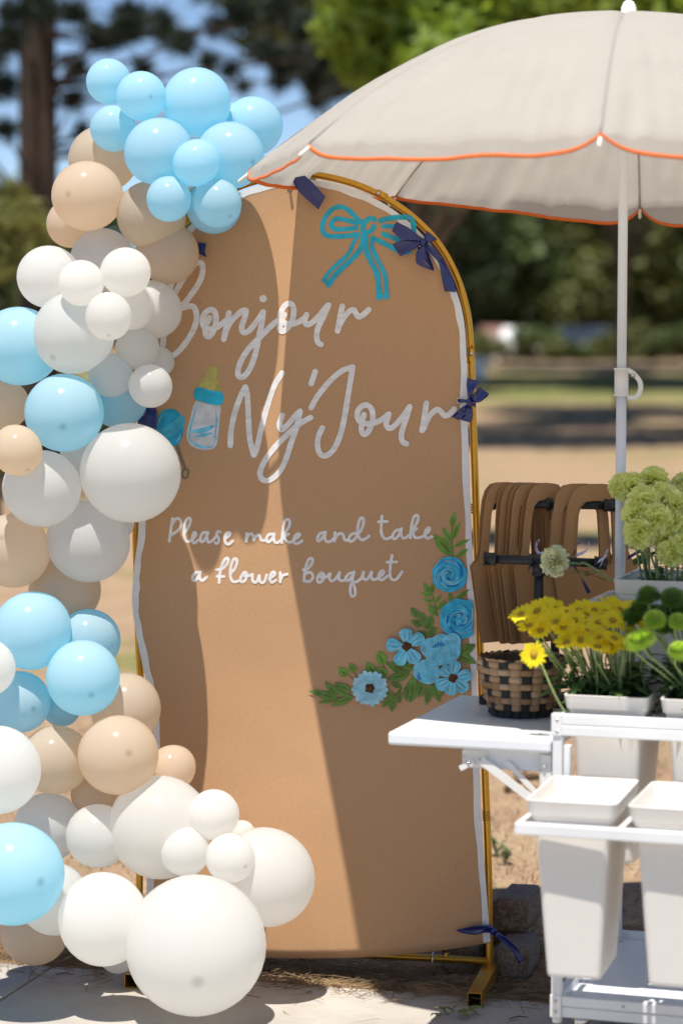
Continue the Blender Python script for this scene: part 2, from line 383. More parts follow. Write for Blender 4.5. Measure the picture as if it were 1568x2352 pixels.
stuff(strands('dry_grass', 7000, g_grass, M['needle_dry'], (0.0008, 0.002)))
def weed(px, py, hgt, lab):
    p = ground_at(px, py, -0.012); V = []; F = []
    t = thing('weed', lab, 'weed', p, 0, 'weeds in the dry dirt')
    for s in range(rnd.randint(4, 7)):
        a = rnd.uniform(0, 6.28); h = hgt * rnd.uniform(0.5, 1.0)
        e = Vector((math.cos(a) * hgt * 0.35, math.sin(a) * hgt * 0.35, h))
        pts = [Vector((0, 0, 0)), e * 0.5 + Vector((0, 0, h * 0.1)), e]; tube_data(pts, [0.0022, 0.0018, 0.001], 5, True, V, F)
        for k in range(7):
            q = pts[0].lerp(e, rnd.uniform(0.3, 1.0)); b = rnd.uniform(0, 6.28); L = rnd.uniform(0.012, 0.024)
            d = Vector((math.cos(b), math.sin(b), rnd.uniform(-0.2, 0.6))).normalized() * L; sd = d.cross(Vector((0, 0, 1))).normalized() * L * 0.42
            i = len(V); V += [q, q + d * 0.5 + sd, q + d, q + d * 0.5 - sd + Vector((0, 0, 0.002))]; F += [(i, i + 1, i + 2, i + 3)]
    mob('leafy_stem', V, F, M['weed'], t, world=False)
weed(1140, 1965, 0.09, 'small green weed in the dirt right behind the gold pole')
weed(1160, 1985, 0.07, 'low green weed beside the shaded pavers')
weed(1205, 1780, 0.08, 'small weed under the folding bracket of the table leaf')
weed(1190, 1795, 0.05, 'tiny weed next to the stick under the table leaf')
weed(1150, 1755, 0.06, 'weed in dry dirt left of the table bracket')
weed(1235, 1745, 0.06, 'weed clump in the dirt behind the cart leg')
weed(1195, 2245, 0.04, 'tiny weed at the foot of the lower paver')
p0 = ground_at(1160, 1815, 0.0); p1 = ground_at(1235, 1785, 0.03)
tag(tube('stick', [p0, p0.lerp(p1, .5) + Vector((0, 0, 0.025)), p1], [0.012, 0.02, 0.012], M['twig'], seg=8), 'short grey brown stick lying in the dirt under the table leaf', 'stick')
for (px, py, a, L, lab) in ((170, 2216, 0.2, 0.05, 'short brown twig on the shaded concrete under the tan balloon'), (150, 2238, 0.0, 0.045, 'thin twig on the shaded concrete left of the stand foot'),
                       (710, 2281, 0.7, 0.022, 'curled dry seed pod on the concrete near the shadow edge'), (1190, 2338, 0.3, 0.05, 'curled brown twig on the concrete at the lower edge of the walk')):
    p = ground_at(px, py, 0.004); d = Vector((math.cos(a), math.sin(a), 0)) * L
    tag(tube('twig', [p - d / 2, p + Vector((0, 0.004, 0.003)), p + d / 2], [0.0012, 0.0018, 0.001], M['twig'], seg=6), lab, 'twig')
# fallen sprig of green leaves
p = ground_at(1052, 2330, 0.003); t = thing('leaf_sprig', 'fallen sprig of small green leaves on the shaded concrete', 'leaves', p)
tube('stem', [(-0.05, -0.02, 0.002), (-0.01, 0.0, 0.006), (0.04, 0.02, 0.006)], 0.001, M['stem'], t, 6, world=False)
for (x, y, a, L) in ((-0.052, -0.03, 3.9, .022), (-0.03, -0.018, 4.9, .022), (-0.03, 0.002, 2.6, .035), (-.012, .008, 2.9, .03), (0.0, -0.012, 5.2, .045), (0.01, 0.0, 5.8, .04), (0.022, 0.012, 0.2, .042), (0.0, .006, 5.5, .03)):
    V = []; n = 5
    for k in range(n + 1):
        u = k / n; wv = math.sin(math.pi * u ** 0.8) * L * 0.26
        for s in (-1, 0, 1): V.append((u * L, s * wv, 0.004 + 0.006 * math.sin(u * 3) + 0.003 * abs(s)))
    F = [(k * 3 + s, k * 3 + s + 1, k * 3 + s + 4, k * 3 + s + 3) for k in range(n) for s in (0, 1)]
    o = mob('leaf', V, F, M['leaff'], t, True, False); o.location = (x, y, 0); o.rotation_euler = (0.1, -0.1, a)

# ================================================================== BACKGROUND
def leaf_quads(V, F, c, n, rx, ry, rz, size, rg, shell=0.5):
    for _ in range(n):
        d = Vector((rg.gauss(0, 1), rg.gauss(0, 1), rg.gauss(0, 1))).normalized() * (rg.uniform(shell, 1.0))
        p = Vector((c[0] + d.x * rx, c[1] + d.y * ry, c[2] + d.z * rz)); s = size * rg.uniform(0.6, 1.3)
        a = Vector((rg.gauss(0, 1), rg.gauss(0, 1), rg.gauss(0, .6))).normalized() * s; b = a.cross(Vector((rg.gauss(0, 1), rg.gauss(0, 1), rg.gauss(0, 1)))).normalized() * s * 0.45
        i = len(V); V += [p - a * 0.5, p + b * 0.5, p + a * 0.5, p - b * 0.5]; F.append((i, i + 1, i + 2, i + 3))
def broad_tree(name, label, x, y, th, tr, clumps, mat, size, nl, seed, group=None, limb=True, barkm='bark2', rz=0.75, cat='tree'):
    rg = random.Random(seed); z0 = ground_z(y); t = thing(name, label, cat, (x, y, z0), 0, group)
    top = max(c[2] for c in clumps) if clumps else th
    V, F = [], []
    tube_data([(0, 0, -0.1), (0.03, 0.02, th * 0.5), (0.0, 0.05, th), (0.05, 0.0, max(th, top - 0.5))], [tr * 1.3, tr, tr * 0.8, tr * 0.25], 10, True, V, F)
    if limb:
        for c in clumps[::2]: tube_data([(0, 0, th * 0.8), (c[0] * 0.45, c[1] * 0.45, th * 0.6 + c[2] * 0.4), (c[0], c[1], c[2])], [tr * 0.45, tr * 0.3, tr * 0.08], 6, True, V, F)
    mob('trunk', V, F, M[barkm], t, True, False)
    V, F = [], []
    for c in clumps:
        leaf_quads(V, F, c, nl, c[3], c[3], c[3] * rz, size, rg, 0.35)
    mob('crown', V, F, M[mat], t, False, False); return t
def crown(rg, n, R0, zc, H, r0):
    out = []
    for _ in range(n):
        d = Vector((rg.gauss(0, 1), rg.gauss(0, 1), rg.gauss(0, 1))).normalized() * rg.uniform(0.35, 1.0)
        out.append((d.x * R0, d.y * R0, zc + d.z * H, r0 * rg.uniform(0.7, 1.2)))
    return out
rg = random.Random(11)
X = lambda px, Y: (px - CX) / FPX * (Y * CT)
# near leafy tree whose bright boughs hang into the top of the picture, behind the umbrella
cl = []
for (px, py, r) in ((830, 60, .42), (900, 110, .45), (980, 40, .5), (1060, 90, .45), (860, 150, .32), (1150, 40, .5), (1000, 150, .35), (1250, 10, .5), (1100, -60, .6), (930, -40, .5), (1500, 20, .4), (840, -20, .4), (1350, -60, .6)):
    p = at(px, py, 19.0 + rg.uniform(-.7, .7)); cl.append((p.x - X(930, 19.4), p.y - 19.4, p.z + 0.01, r))
broad_tree('leafy_tree', 'sunlit bright green leafy tree above the umbrella', X(930, 19.4), 19.4, 2.6, 0.11, cl, 'lf_bright', 0.17, 520, 5)
# big pine on the far side of the balloons: trunk, limbs and needle clumps
def needle_clump(V, F, c, r, n, rg, L=0.16):
    for _ in range(n):
        p = Vector(c) + Vector((rg.gauss(0, 1), rg.gauss(0, 1), rg.gauss(0, .8))) * r * 0.42
        d = Vector((rg.gauss(0, 1), rg.gauss(0, 1), rg.gauss(0.2, 1))).normalized() * L * rg.uniform(.6, 1.2); s = d.cross(Vector((rg.gauss(0, 1), 1, rg.gauss(0, 1)))).normalized() * 0.011
        i = len(V); V += [p - s, p + s, p + d]; F.append((i, i + 1, i + 2))
def pine(label, px, Y, rad, clumps, height, mat, seed, lean=0.0, NL=900, L=.16):
    x = X(px, Y); rg = random.Random(seed); t = thing('pine_tree', label, 'tree', (x, Y, ground_z(Y)))
    V, F = tube_data([(0.0, 0, -.2), (0.02, 0, 1.2), (lean * .3, 0, height * .35), (lean, 0, height)], [rad * 1.25, rad * 1.02, rad * .92, rad * .35], 14)
    mob('trunk', V, F, M['bark'], t, True, False)
    V, F = [], []; VB, FB = [], []
    for k, (cx, cy, r) in enumerate(clumps):
        r *= .43; p = at(cx, cy, Y + rg.uniform(-1.2, 1.0)); q = Vector((p.x - x, p.y - Y, p.z - ground_z(Y)))
        needle_clump(V, F, q, r, int(NL * (r / .3) ** 2), rg, L)
        if k % 2 == 0:
            b = Vector((lean * .6, 0, q.z - 0.35 + rg.uniform(-.3, .5)))
            tube_data([b, b.lerp(q, .5) + Vector((0, 0, -.12 + rg.uniform(-.1, .15))), q], [.03, .018, .008], 6, True, VB, FB)
    mob('branch_system', VB, FB, M['bark'], t, True, False)
    mob('crown', V, F, M[mat], t, False, False); return t
cl = [(20, 90, .34), (10, 200, .3), (15, 300, .22), (170, 30, .3), (240, 90, .3), (300, 40, .34), (380, 75, .3), (370, 45, .26), (290, 70, .3), (420, 100, .25), (500, 60, .26), (330, 160, .2), (215, 75, .2), (180, 160, .24),
      (560, 30, .3), (640, 20, .3), (480, 140, .2), (530, 160, .18), (610, 120, .3), (650, 150, .28), (700, 60, .34), (690, 130, .26), (745, 130, .3), (760, 30, .34), (720, 180, .22), (640, 190, .2), (170, 230, .2), (190, 300, .16), (100, 20, .3), (30, 30, .3),
      (730, 230, .22), (780, 200, .26), (560, 200, .14), (880, 20, .3), (835, 190, .26), (-40, 130, .5), (-60, 300, .4), (60, -60, .5), (260, -80, .5), (480, -90, .5), (700, -90, .5)]
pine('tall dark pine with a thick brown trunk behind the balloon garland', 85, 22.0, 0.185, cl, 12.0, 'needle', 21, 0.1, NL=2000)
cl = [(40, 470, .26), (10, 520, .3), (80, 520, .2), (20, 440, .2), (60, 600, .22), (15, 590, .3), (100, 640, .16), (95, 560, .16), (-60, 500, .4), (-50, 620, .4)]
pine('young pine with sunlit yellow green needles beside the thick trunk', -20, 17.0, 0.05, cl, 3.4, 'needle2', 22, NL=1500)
# park trees: tall shade trees over the lawn, the hedge-like far line, and low shrubs
for k, (px, Y, th, R0, zc, H, mat, lab) in enumerate((
        (880, 39, 3.6, 5.4, 9.4, 3.6, 'lf_mid', 'tall shade tree on the lawn behind the arch of the sign'),
        (1760, 41, 3.8, 6.0, 9.6, 3.8, 'lf_dark', 'tall dark shade tree at the far side of the lawn past the umbrella pole'),
        (1424, 47, 3.4, 5.0, 9.8, 3.4, 'lf_olive', 'olive green shade tree in line with the umbrella pole'),
        (985, 77, 4.2, 7.0, 11.5, 3.8, 'lf_dark', 'big shade tree across the green lawn behind the gold pole'),
        (1690, 79, 4.2, 7.5, 11.5, 3.8, 'lf_mid', 'big shade tree across the green lawn at the picture edge'),
        (1422, 75, 4.2, 6.0, 11.5, 3.6, 'lf_mid', 'tall tree across the green lawn straight behind the umbrella pole'),
        (965, 61, 4.2, 6.0, 10.5, 3.4, 'lf_mid', 'shade tree beside the green lawn hidden behind the upper sign'),
        (1720, 62, 4.2, 7.0, 10.5, 3.4, 'lf_olive', 'olive shade tree over the green lawn outside the picture edge'),
        (1426, 63, 4.2, 6.0, 10.8, 3.2, 'lf_dark', 'dark shade tree over the green lawn behind the umbrella pole'))):
    g = random.Random(100 + k); broad_tree('shade_tree', lab, X(px, Y), Y, th, 0.075, crown(g, 26, R0, zc, H, 1.5), mat, 0.42, 420, 40 + k)
line = [(-1100, 96, 9), (-700, 104, 8), (-330, 98, 8.2), (-60, 108, 8), (200, 100, 7.4), (430, 108, 8.2), (690, 102, 9), (860, 112, 10), (985, 104, 11), (1090, 116, 12), (1225, 108, 11), (1330, 118, 12.5), (1440, 106, 11), (1560, 112, 12), (1700, 104, 10), (1900, 110, 11), (2300, 104, 10), (920, 124, 14), (1040, 128, 14), (1160, 126, 14), (1280, 128, 15), (1390, 126, 14), (1500, 128, 15), (1630, 126, 14)]
for k, (px, Y, h) in enumerate(line):
    g = random.Random(200 + k); cl = crown(g, 24, h * 0.30, h * 0.54, h * 0.42, h * 0.165) + [(g.uniform(-3, 3), g.uniform(-1, 1), g.uniform(0.6, 3.0), 1.3) for _ in range(7)]
    broad_tree('park_tree', 'blurred bushy tree in the far line of trees behind the lawn', X(px, Y), Y, h * 0.3, 0.2, cl, ('lf_mid', 'lf_dark', 'lf_olive', 'lf_dark', 'lf_mid')[k % 5], 0.62, 230, 60 + k, 'far line of park trees', limb=False)
for k, (px, Y, r, mat, lab) in enumerate(((1100, 92, .8, 'lf_olive', 'round olive shrub beside the white shed'), (1225, 96, .8, 'lf_mid', 'low dark shrub between the shed and the parked cars'), (1460, 98, .9, 'lf_olive', 'olive shrub at the lawn edge past the umbrella pole'), (1285, 94, .55, 'lf_olive', 'low shrub in front of the dark car'), (1336, 94, .45, 'lf_mid', 'low shrub between the two parked cars'), (1392, 94, .6, 'lf_olive', 'low shrub in front of the last parked car'), (1540, 95, .8, 'lf_mid', 'dark shrub at the outer end of the lawn edge'),
        (40, 26, .8, 'lf_olive', 'olive shrub low behind the white balloons'), (-40, 29, .95, 'lf_mid', 'darker shrub beside the olive shrub behind the balloons'), (150, 34, .6, 'lf_mid', 'dark low shrub hidden behind the tan balloons'))):
    g = random.Random(300 + k); cl = [(g.uniform(-r, r), g.uniform(-r * .5, r * .5), g.uniform(r * .4, r * 1.5), r * .6) for _ in range(9)]
    broad_tree('shrub', lab, X(px, Y), Y, r * .6, .05, cl, mat, 0.16 if Y < 60 else .25, 240, 80 + k, 'shrubs at the lawn edge', cat='shrub')
# pale gravel path across the park
V = []; F = []
for i in range(41):
    x = -60 + i * 3.0
    for y in (81.0, 86.0 ): V.append((x, y + 0.5 * math.sin(x * .07), ground_z(y) + 0.03))
F = [(2 * i, 2 * i + 2, 2 * i + 3, 2 * i + 1) for i in range(40)]
struct(mob('path', V, F, pm('pale_gravel', (0.42, 0.35, 0.25), 0.95, 3, 0.1)))
# shed, cars, utility box far off
def shed(px, Y):
    x = X(px, Y); t = thing('shed', 'small white shed with red brown roof at the far tree line', 'shed', (x, Y, ground_z(Y)))
    box('wall', -.5, .5, 0, 1.0, 0, 1.1, M['wallwhite'], t, .01)
    V = [(-.58, -.08, 1.09), (.58, -.08, 1.09), (.58, 1.1, 1.09), (-.58, 1.1, 1.09), (-.58, .5, 1.45), (.58, .5, 1.45)]
    mob('roof', V, [(0, 1, 5, 4), (2, 3, 4, 5), (0, 4, 3), (1, 2, 5), (0, 3, 2, 1)], M['roofred'], t, world=False)
    d = box('door', -.3, .15, -.03, 0, 0.02, 1.15, M['plastic'], t, .005); box('handle', .07, .11, -.06, -.028, .5, .6, M['steel'], d, .004)
shed(1136, 101)
def car(px, Y, L, mat, rz, lab):
    x = X(px, Y); t = thing('parked_car', lab, 'car', (x, Y, ground_z(Y)), rz, 'cars parked at the far tree line')
    prof = [(-L / 2, .35), (-L / 2, .8), (-L / 2 + .35, .9), (L / 2 - 1.1, .92), (L / 2 - .1, .75), (L / 2, .6), (L / 2, .35)]
    V = [(a, s * .82, z) for s in (-1, 1) for a, z in prof]; n = len(prof)
    F = [(i, (i + 1) % n, n + (i + 1) % n, n + i) for i in range(n)] + [tuple(reversed(range(n))), tuple(range(n, 2 * n))]
    mob('body', V, F, M[mat], t, world=False)
    c = [(-L / 2 + .3, .88), (-L / 2 + .75, 1.38), (L / 2 - 1.9, 1.42), (L / 2 - 1.15, .9)]
    V = [(a, s * (.8 if i in (0, 3) else .66), z) for s in (-1, 1) for i, (a, z) in enumerate(c)]
    cb = mob('cabin', V, [(0, 1, 5, 4), (1, 2, 6, 5), (2, 3, 7, 6), (3, 2, 1, 0), (4, 5, 6, 7)], M[mat], t, world=False)
    V = [(a + (0.04 if a > 0 else 0.0), s * (.805 if i in (0, 3) else .665) , z - .03) for s in (-1, 1) for i, (a, z) in enumerate(c)]
    mob('side_window', V[:4], [(3, 2, 1, 0)], M['glass'], cb, world=False); mob('side_window', V[4:], [(0, 1, 2, 3)], M['glass'], cb, world=False)
    mob('windscreen', [Vector(V[i]) + Vector((.012, 0, .01)) for i in (2, 3, 7, 6)], [(0, 1, 2, 3)], M['glass'], cb, world=False)
    for a in (-L / 2 + .75, L / 2 - .75):
        for s in (-.76, .76):
            Vw, Fw = tube_data([(a, s - .09, .31), (a, s + .09, .31)], .31, 16); wl = mob('wheel', Vw, Fw, M['rubber'], t, world=False)
            Vw, Fw = tube_data([(a, s - .1, .31), (a, s + .1, .31)], .18, 12); mob('rim', Vw, Fw, M['steel'], wl, world=False)
    for s in (-.55, .55): box('headlight', L / 2 - .1, L / 2 + .015, s - .15, s + .15, .6, .72, M['glass'], t, .01)
car(1188, 102, 3.9, 'carwhite', R(88), 'small white car parked beside the far shed'); car(1312, 99, 4.2, 'cardark', R(-92), 'dark car with a glinting windscreen parked far off'); car(1362, 101, 4.2, 'carsilver', R(-88), 'silver car with a glinting windscreen next to the dark car')
def utility(px, Y):
    t = thing('utility_box', 'small white utility box on the lawn next to the navy bow', 'utility box', (X(px, Y), Y, ground_z(Y)))
    box('cabinet', -.22, .22, 0, .3, .05, .62, M['wallwhite'], t, .02); box('lid', -.25, .25, -.03, .33, .62, .68, M['wallwhite'], t, .01); box('plinth', -.24, .24, -.02, .32, -.05, .05, M['block'], t, .01)
utility(1098, 66)

# ================================================================== GOLD ARCH STAND
PR = Vector((0.375, 6.026, 0)); PL = Vector((-0.471, 6.2, 0))
U = (PR - PL).normalized(); N = Vector((U.y, -U.x, 0)).normalized()
if N.y > 0: N = -N
def on_plane(px, py, off=0.0):
    d = ray(px, py); c = PR.dot(N) + off; o = Vector((0, 0, CAMH)); return o + d * ((c - o.dot(N)) / d.dot(N))
stand = thing('arch_stand', 'gold metal tube arch stand with square feet holding the kraft sign', 'stand', PR)
right = [(1124, 2240), (1121, 2000), (1114, 1800), (1106, 1600), (1099, 1400), (1092, 1150), (1085, 950), (1081, 800)]
arc = [(1081, 800), (1073, 720), (1050, 640), (1010, 565), (955, 505), (890, 458), (820, 425), (750, 406), (690, 400), (630, 406), (560, 425), (492, 458), (428, 505), (375, 565), (335, 640), (312, 720), (304, 800)]
left = [(304, 800), (306, 1000), (312, 1200), (318, 1450), (324, 1600), (322, 1900), (318, 2238)]
P3 = lambda L, off=0: [on_plane(x, y, off) for x, y in L]
tube('upright_tube', catmull(P3(right), 6), 0.0094, M['gold'], stand, 14)
tube('arch_tube', catmull(P3(arc), 5), 0.0088, M['gold'], stand, 14)
tube('upright_tube', catmull(P3(left), 6), 0.0094, M['gold'], stand, 14)
a, b = P3([(1112, 2237), (322, 2200)]); a.z = b.z = 0.045
tube('cross_bar', [PL + Vector((0, 0, .047)) + N * .0, PR + Vector((0, 0, .047))], 0.0092, M['gold'], stand, 14)
def collar(p, d, n=4, r=0.0104):
    d = d.normalized()
    for k in range(n): 
        q = p + d * (0.0065 * (k - n / 2)); tube('joint_ring', [q - d * .002, q + d * .002], r, M['gold'], stand, 14)
for (x, y), (x2, y2) in (((1089, 1165), (1085, 950)), ((1102, 1525), (1099, 1400)), ((1116, 1870), (1114, 1800))):
    collar(on_plane(x, y), on_plane(x2, y2) - on_plane(x, y), 4)
collar(PL.lerp(PR, .505) + Vector((0, 0, .047)), U, 4, 0.0100)
for (x, y) in ((1081, 812), (868, 444)):
    p = on_plane(x, y, 0.0085); tube('screw', [p, p + N * .004], .005, M['steel'], stand, 10)
    q = on_plane(x, y); dd = (on_plane(x + (2 if y > 500 else -20), y - (20 if y > 500 else 10)) - q).normalized() * .004
    tube('joint_sleeve', [q - dd * 6, q + dd], .0097, M['gold'], stand, 14)
p = PR - U * .11 + Vector((0, 0, .047)); tube('nut', [p + Vector((0, 0, .006)), p + Vector((0, 0, .015))], .0075, M['gold'], stand, 6, smooth=False)
p = PR + Vector((0, 0, .10)) - U * .008; tube('nut', [p, p - U * .008], .006, M['gold'], stand, 6, smooth=False)
p = PR - U * .145; tube('wire_hook', catmull([p + N * .011 + Vector((0, 0, .01)), p + N * .012 + Vector((0, 0, .05)), p + Vector((0, 0, .062)), p - N * .012 + Vector((0, 0, .05)), p - N * .012 + Vector((0, 0, 0))], 5), .002, M['steel'], stand, 7)
for P in (PR, PL):                                # square section feet, open ended
    f0 = P + N * 0.265; f1 = P - N * 0.265; h = 0.0175; V = []; F = []
    for q in (f0, f1):
        for hh in (h, h - 0.002):
            for (sx, sz) in ((-1, -1), (1, -1), (1, 1), (-1, 1)): V.append(q + U * sx * hh + Vector((0, 0, 0.0185 + sz * hh)))
    for k in range(4):
        k2 = (k + 1) % 4; F += [(k, k2, 8 + k2, 8 + k), (4 + k2, 4 + k, 12 + k, 12 + k2), (k2, k, 4 + k, 4 + k2), (8 + k, 8 + k2, 12 + k2, 12 + k)]
    mob('foot', V, F, M['gold'], stand)

# ================================================================== SIGN
OFF = 0.018
def dsp(px, py):
    t = (px - 735) / 395.0
    b = 0.050 * max(0, 1 - t * t) * ss((py - 1450) / 750.0)
    b += 0.010 * max(0, 1 - t * t) * ss((py - 500) / 500.0)
    b += 0.022 * math.exp(-((px - 300) / 95.0) ** 2 - ((py - 1380) / 190.0) ** 2)
    b -= 0.010 * math.exp(-((px - 345) / 90.0) ** 2 - ((py - 1720) / 170.0) ** 2)
    b += .0035 * noise.noise(Vector((px / 170.0, py / 260.0, 4))) + .0012 * noise.noise(Vector((px / 60.0, py / 90.0, 9)))
    return b
def surf(px, py, lift=0.0): return on_plane(px, py, OFF + dsp(px, py) + lift)
EL = [(690, 412), (640, 416), (565, 436), (505, 468), (440, 515), (388, 575), (348, 650), (326, 730), (318, 820), (316, 1000), (319, 1200), (310, 1290), (305, 1345), (304, 1390), (312, 1450), (328, 1530), (345, 1600), (352, 1700), (345, 1850), (338, 2000), (334, 2172)]
ER = [(690, 412), (750, 418), (820, 438), (885, 470), (948, 518), (1000, 577), (1040, 650), (1062, 720), (1070, 803), (1073, 950), (1079, 1150), (1086, 1300), (1090, 1400), (1097, 1650), (1104, 1864), (1113, 2000), (1126, 2165)]
def xat(E, y):
    for (x0, y0), (x1, y1) in zip(E, E[1:]):
        if y <= y1: return x0 + (x1 - x0) * ((y - y0) / (y1 - y0)) ** (0.5 if y0 == 412 else 1.0)
    return E[-1][0]
rows = [412 + 30 * (i / 10) ** 2 for i in range(11)] + [442 + (2165 - 442) * (i / 78) for i in range(1, 79)]
nc = 44; V = []
for y in rows:
    a, b = xat(EL, min(y, 2165)), xat(ER, y); k = ss((y - 1900) / 265.0)
    for i in range(nc + 1):
        t = i / nc; px = a + (b - a) * t
        sag = (36 * max(0, 1 - ((px - 735) / 391) ** 2) + (7 if px < 735 else 0) * (735 - px) / 400) * k
        V.append((px, y + sag))
F = [(j * (nc + 1) + i, j * (nc + 1) + i + 1, (j + 1) * (nc + 1) + i + 1, (j + 1) * (nc + 1) + i) for j in range(len(rows) - 1) for i in range(nc)]
sign = thing('arch_sign', 'brown kraft arch sign with painted greeting, bow, bottle and blue flowers', 'sign', PR.lerp(PL, .5))
mob('sheet', [surf(x, y) for x, y in V], F, M['kraft'], sign, True, solid=-0.003)
# painted white border that follows the cut edge
edge = catmull([(x, y, 0) for x, y in reversed(EL)] + [(x, y, 0) for x, y in ER[1:]], 8)
V = []; F = []
for i, p in enumerate(edge):
    t = (edge[min(i + 1, len(edge) - 1)] - edge[max(i - 1, 0)]).normalized(); nrm = Vector((-t.y, t.x, 0))
    wv = 15.0 + 1.3 * math.sin(i * .33) + 1.0 * math.sin(i * .9 + 1)
    q = p + nrm * wv
    y1 = min(p.y, 2163); V.append(surf(p.x, y1, .0005)); V.append(surf(q.x, min(q.y, 2166), .0005))
    if i: F.append((2 * i - 2, 2 * i - 1, 2 * i + 1, 2 * i))
mob('white_border', V, F, M['white_edge'], sign, True)

class Z:                                          # maps a magnified view of the sign back to the picture
    def __init__(s, x0, y0, k): s.x0, s.y0, s.k = x0, y0, k
    def __call__(s, p): return Vector(((s.x0 + p[0] * s.k) / 1.74171, (s.y0 + p[1] * s.k) / 1.74171, 0))
    def w(s, v): return v * s.k / 1.74171
ZA = Z(640, 980, 880 / 1568); ZB = Z(880, 1420, 980 / 1568); ZC = Z(660, 2030, 600 / 1568); ZD = Z(1180, 2030, 600 / 1568)
ZE = Z(1240, 790, 600 / 1568); ZF = Z(560, 1440, 360 / 1568); ZG = Z(1500, 2030, 420 / 1568); ZH = Z(1220, 2480, 700 / 1568)
def stroke_data(V, F, z, pts, width, lift, slope=0.00006, n=7, wv=0.06, taper=False):
    c = catmull([z(p) for p in pts], n); w0 = z.w(width) / 2; m = len(c); b = len(V)
    prev = None
    for i, p in enumerate(c):
        t = c[min(i + 1, m - 1)] - c[max(i - 1, 0)]
        t = t.normalized() if t.length > 1e-6 else (prev or Vector((1, 0, 0))); prev = t
        nr = Vector((-t.y, t.x, 0)); ww = w0 * (1 + wv * math.sin(i * .55 + b)); L = lift + slope * i / m * 3
        if taper: ww *= max(0.12, math.sin(math.pi * (0.08 + 0.84 * i / (m - 1))))
        for s in (1, -1):
            q = p + nr * ww * s; V.append(surf(q.x, q.y, L))
        if i: F.append((b + 2 * i - 2, b + 2 * i - 1, b + 2 * i + 1, b + 2 * i))
    for e, L in ((0, lift), (m - 1, lift + slope * 3)):
        p = c[e]; t = (c[1] - c[0]) if e == 0 else (c[-2] - c[-1]); t = t.normalized() if t.length else Vector((1, 0, 0)); nr = Vector((-t.y, t.x, 0)); ww = w0 * (0.15 if taper else 1)
        s = len(V); V.append(surf(p.x, p.y, L))
        for k in range(7):
            a = math.pi * k / 6; q = p + nr * ww * math.cos(a) - t * ww * math.sin(a); V.append(surf(q.x, q.y, L))
        for k in range(6): F.append((s, s + 1 + k, s + 2 + k))
def word(z, width, strokes, name='painted_word', mat='p_white', label=None, lift0=.0006):
    V, F = [], []
    for i, s in enumerate(strokes): stroke_data(V, F, z, s, width, lift0 + .00013 * i, wv=.022)
    o = mob(name, V, F, M[mat], sign, True)
    if label: o['label'] = label
    return o
dot = lambda x, y: [(x - 1, y), (x, y), (x + 1, y)]
word(ZA, 41, [[(85, 270), (62, 350), (42, 500), (22, 712)],
    [(105, 350), (150, 270), (200, 190), (250, 135), (290, 125), (306, 165), (298, 220), (270, 285), (225, 350), (180, 410), (135, 452), (165, 448), (205, 437), (238, 440), (257, 475), (260, 535), (238, 605), (195, 680), (140, 750), (85, 792), (20, 815)],
    [(355, 520), (325, 580), (325, 635), (350, 653), (382, 610), (399, 540), (394, 482), (365, 461), (326, 482), (304, 532), (313, 580), (350, 598), (402, 588), (450, 555), (488, 525)],
    [(492, 485), (480, 560), (465, 620), (455, 672)], [(460, 650), (490, 570), (540, 508), (588, 470), (612, 467), (606, 512), (586, 570), (584, 608), (605, 625), (642, 603), (692, 540), (732, 482)],
    [(735, 477), (725, 560), (706, 650), (686, 750), (655, 850), (615, 920), (580, 944), (558, 928), (559, 880), (586, 810), (640, 730), (720, 650), (800, 570), (838, 540)],
    [(885, 497), (866, 540), (854, 598), (876, 614), (910, 588), (944, 530), (953, 460), (934, 420), (896, 426), (866, 470), (856, 520), (882, 553), (930, 564), (985, 550), (1030, 520)],
    [(1043, 497), (1031, 540), (1046, 567), (1080, 555), (1130, 510), (1175, 452), (1200, 428)], [(1200, 428), (1165, 510), (1126, 590), (1116, 650), (1126, 695), (1147, 708)],
    [(1299, 437), (1281, 520), (1265, 613)], [(1268, 600), (1300, 530), (1345, 475), (1380, 463), (1396, 490), (1416, 512), (1446, 498), (1486, 461)]], label='word Bonjour in white brush script')
word(ZA, 52, [dot(735, 382)], name='painted_dot')
word(ZB, 36, [[(66, 580), (72, 480), (95, 370), (130, 270), (162, 205)], [(164, 208), (176, 265), (182, 400), (191, 540), (216, 640)], [(218, 640), (235, 600), (262, 480), (302, 330), (346, 200), (397, 116)],
    [(609, 106), (583, 184)], [(398, 387), (381, 440), (391, 477), (430, 450), (480, 390), (512, 360)],
    [(512, 360), (494, 450), (456, 560), (416, 680), (370, 760), (310, 803), (267, 793), (257, 748), (291, 670), (360, 580), (440, 500), (510, 440), (580, 400)],
    [(583, 338), (620, 270), (700, 170), (780, 102), (848, 77)], [(848, 78), (830, 190), (806, 340), (776, 490), (730, 600), (680, 644), (641, 633), (624, 580), (631, 520), (654, 467)],
    [(920, 382), (906, 440), (906, 488), (926, 508), (956, 478), (977, 410), (969, 346), (935, 320), (896, 337), (877, 380), (892, 424), (940, 440), (1000, 430), (1050, 402), (1080, 379)],
    [(1080, 379), (1062, 440), (1081, 469), (1120, 450), (1170, 390), (1213, 331)], [(1213, 331), (1186, 420), (1161, 500), (1166, 553), (1192, 569)],
    [(1320, 309), (1306, 400), (1291, 484)], [(1300, 474), (1340, 390), (1385, 351), (1410, 360), (1436, 389), (1465, 380), (1498, 346)]], label='word Ny Jour with apostrophe in white brush script')
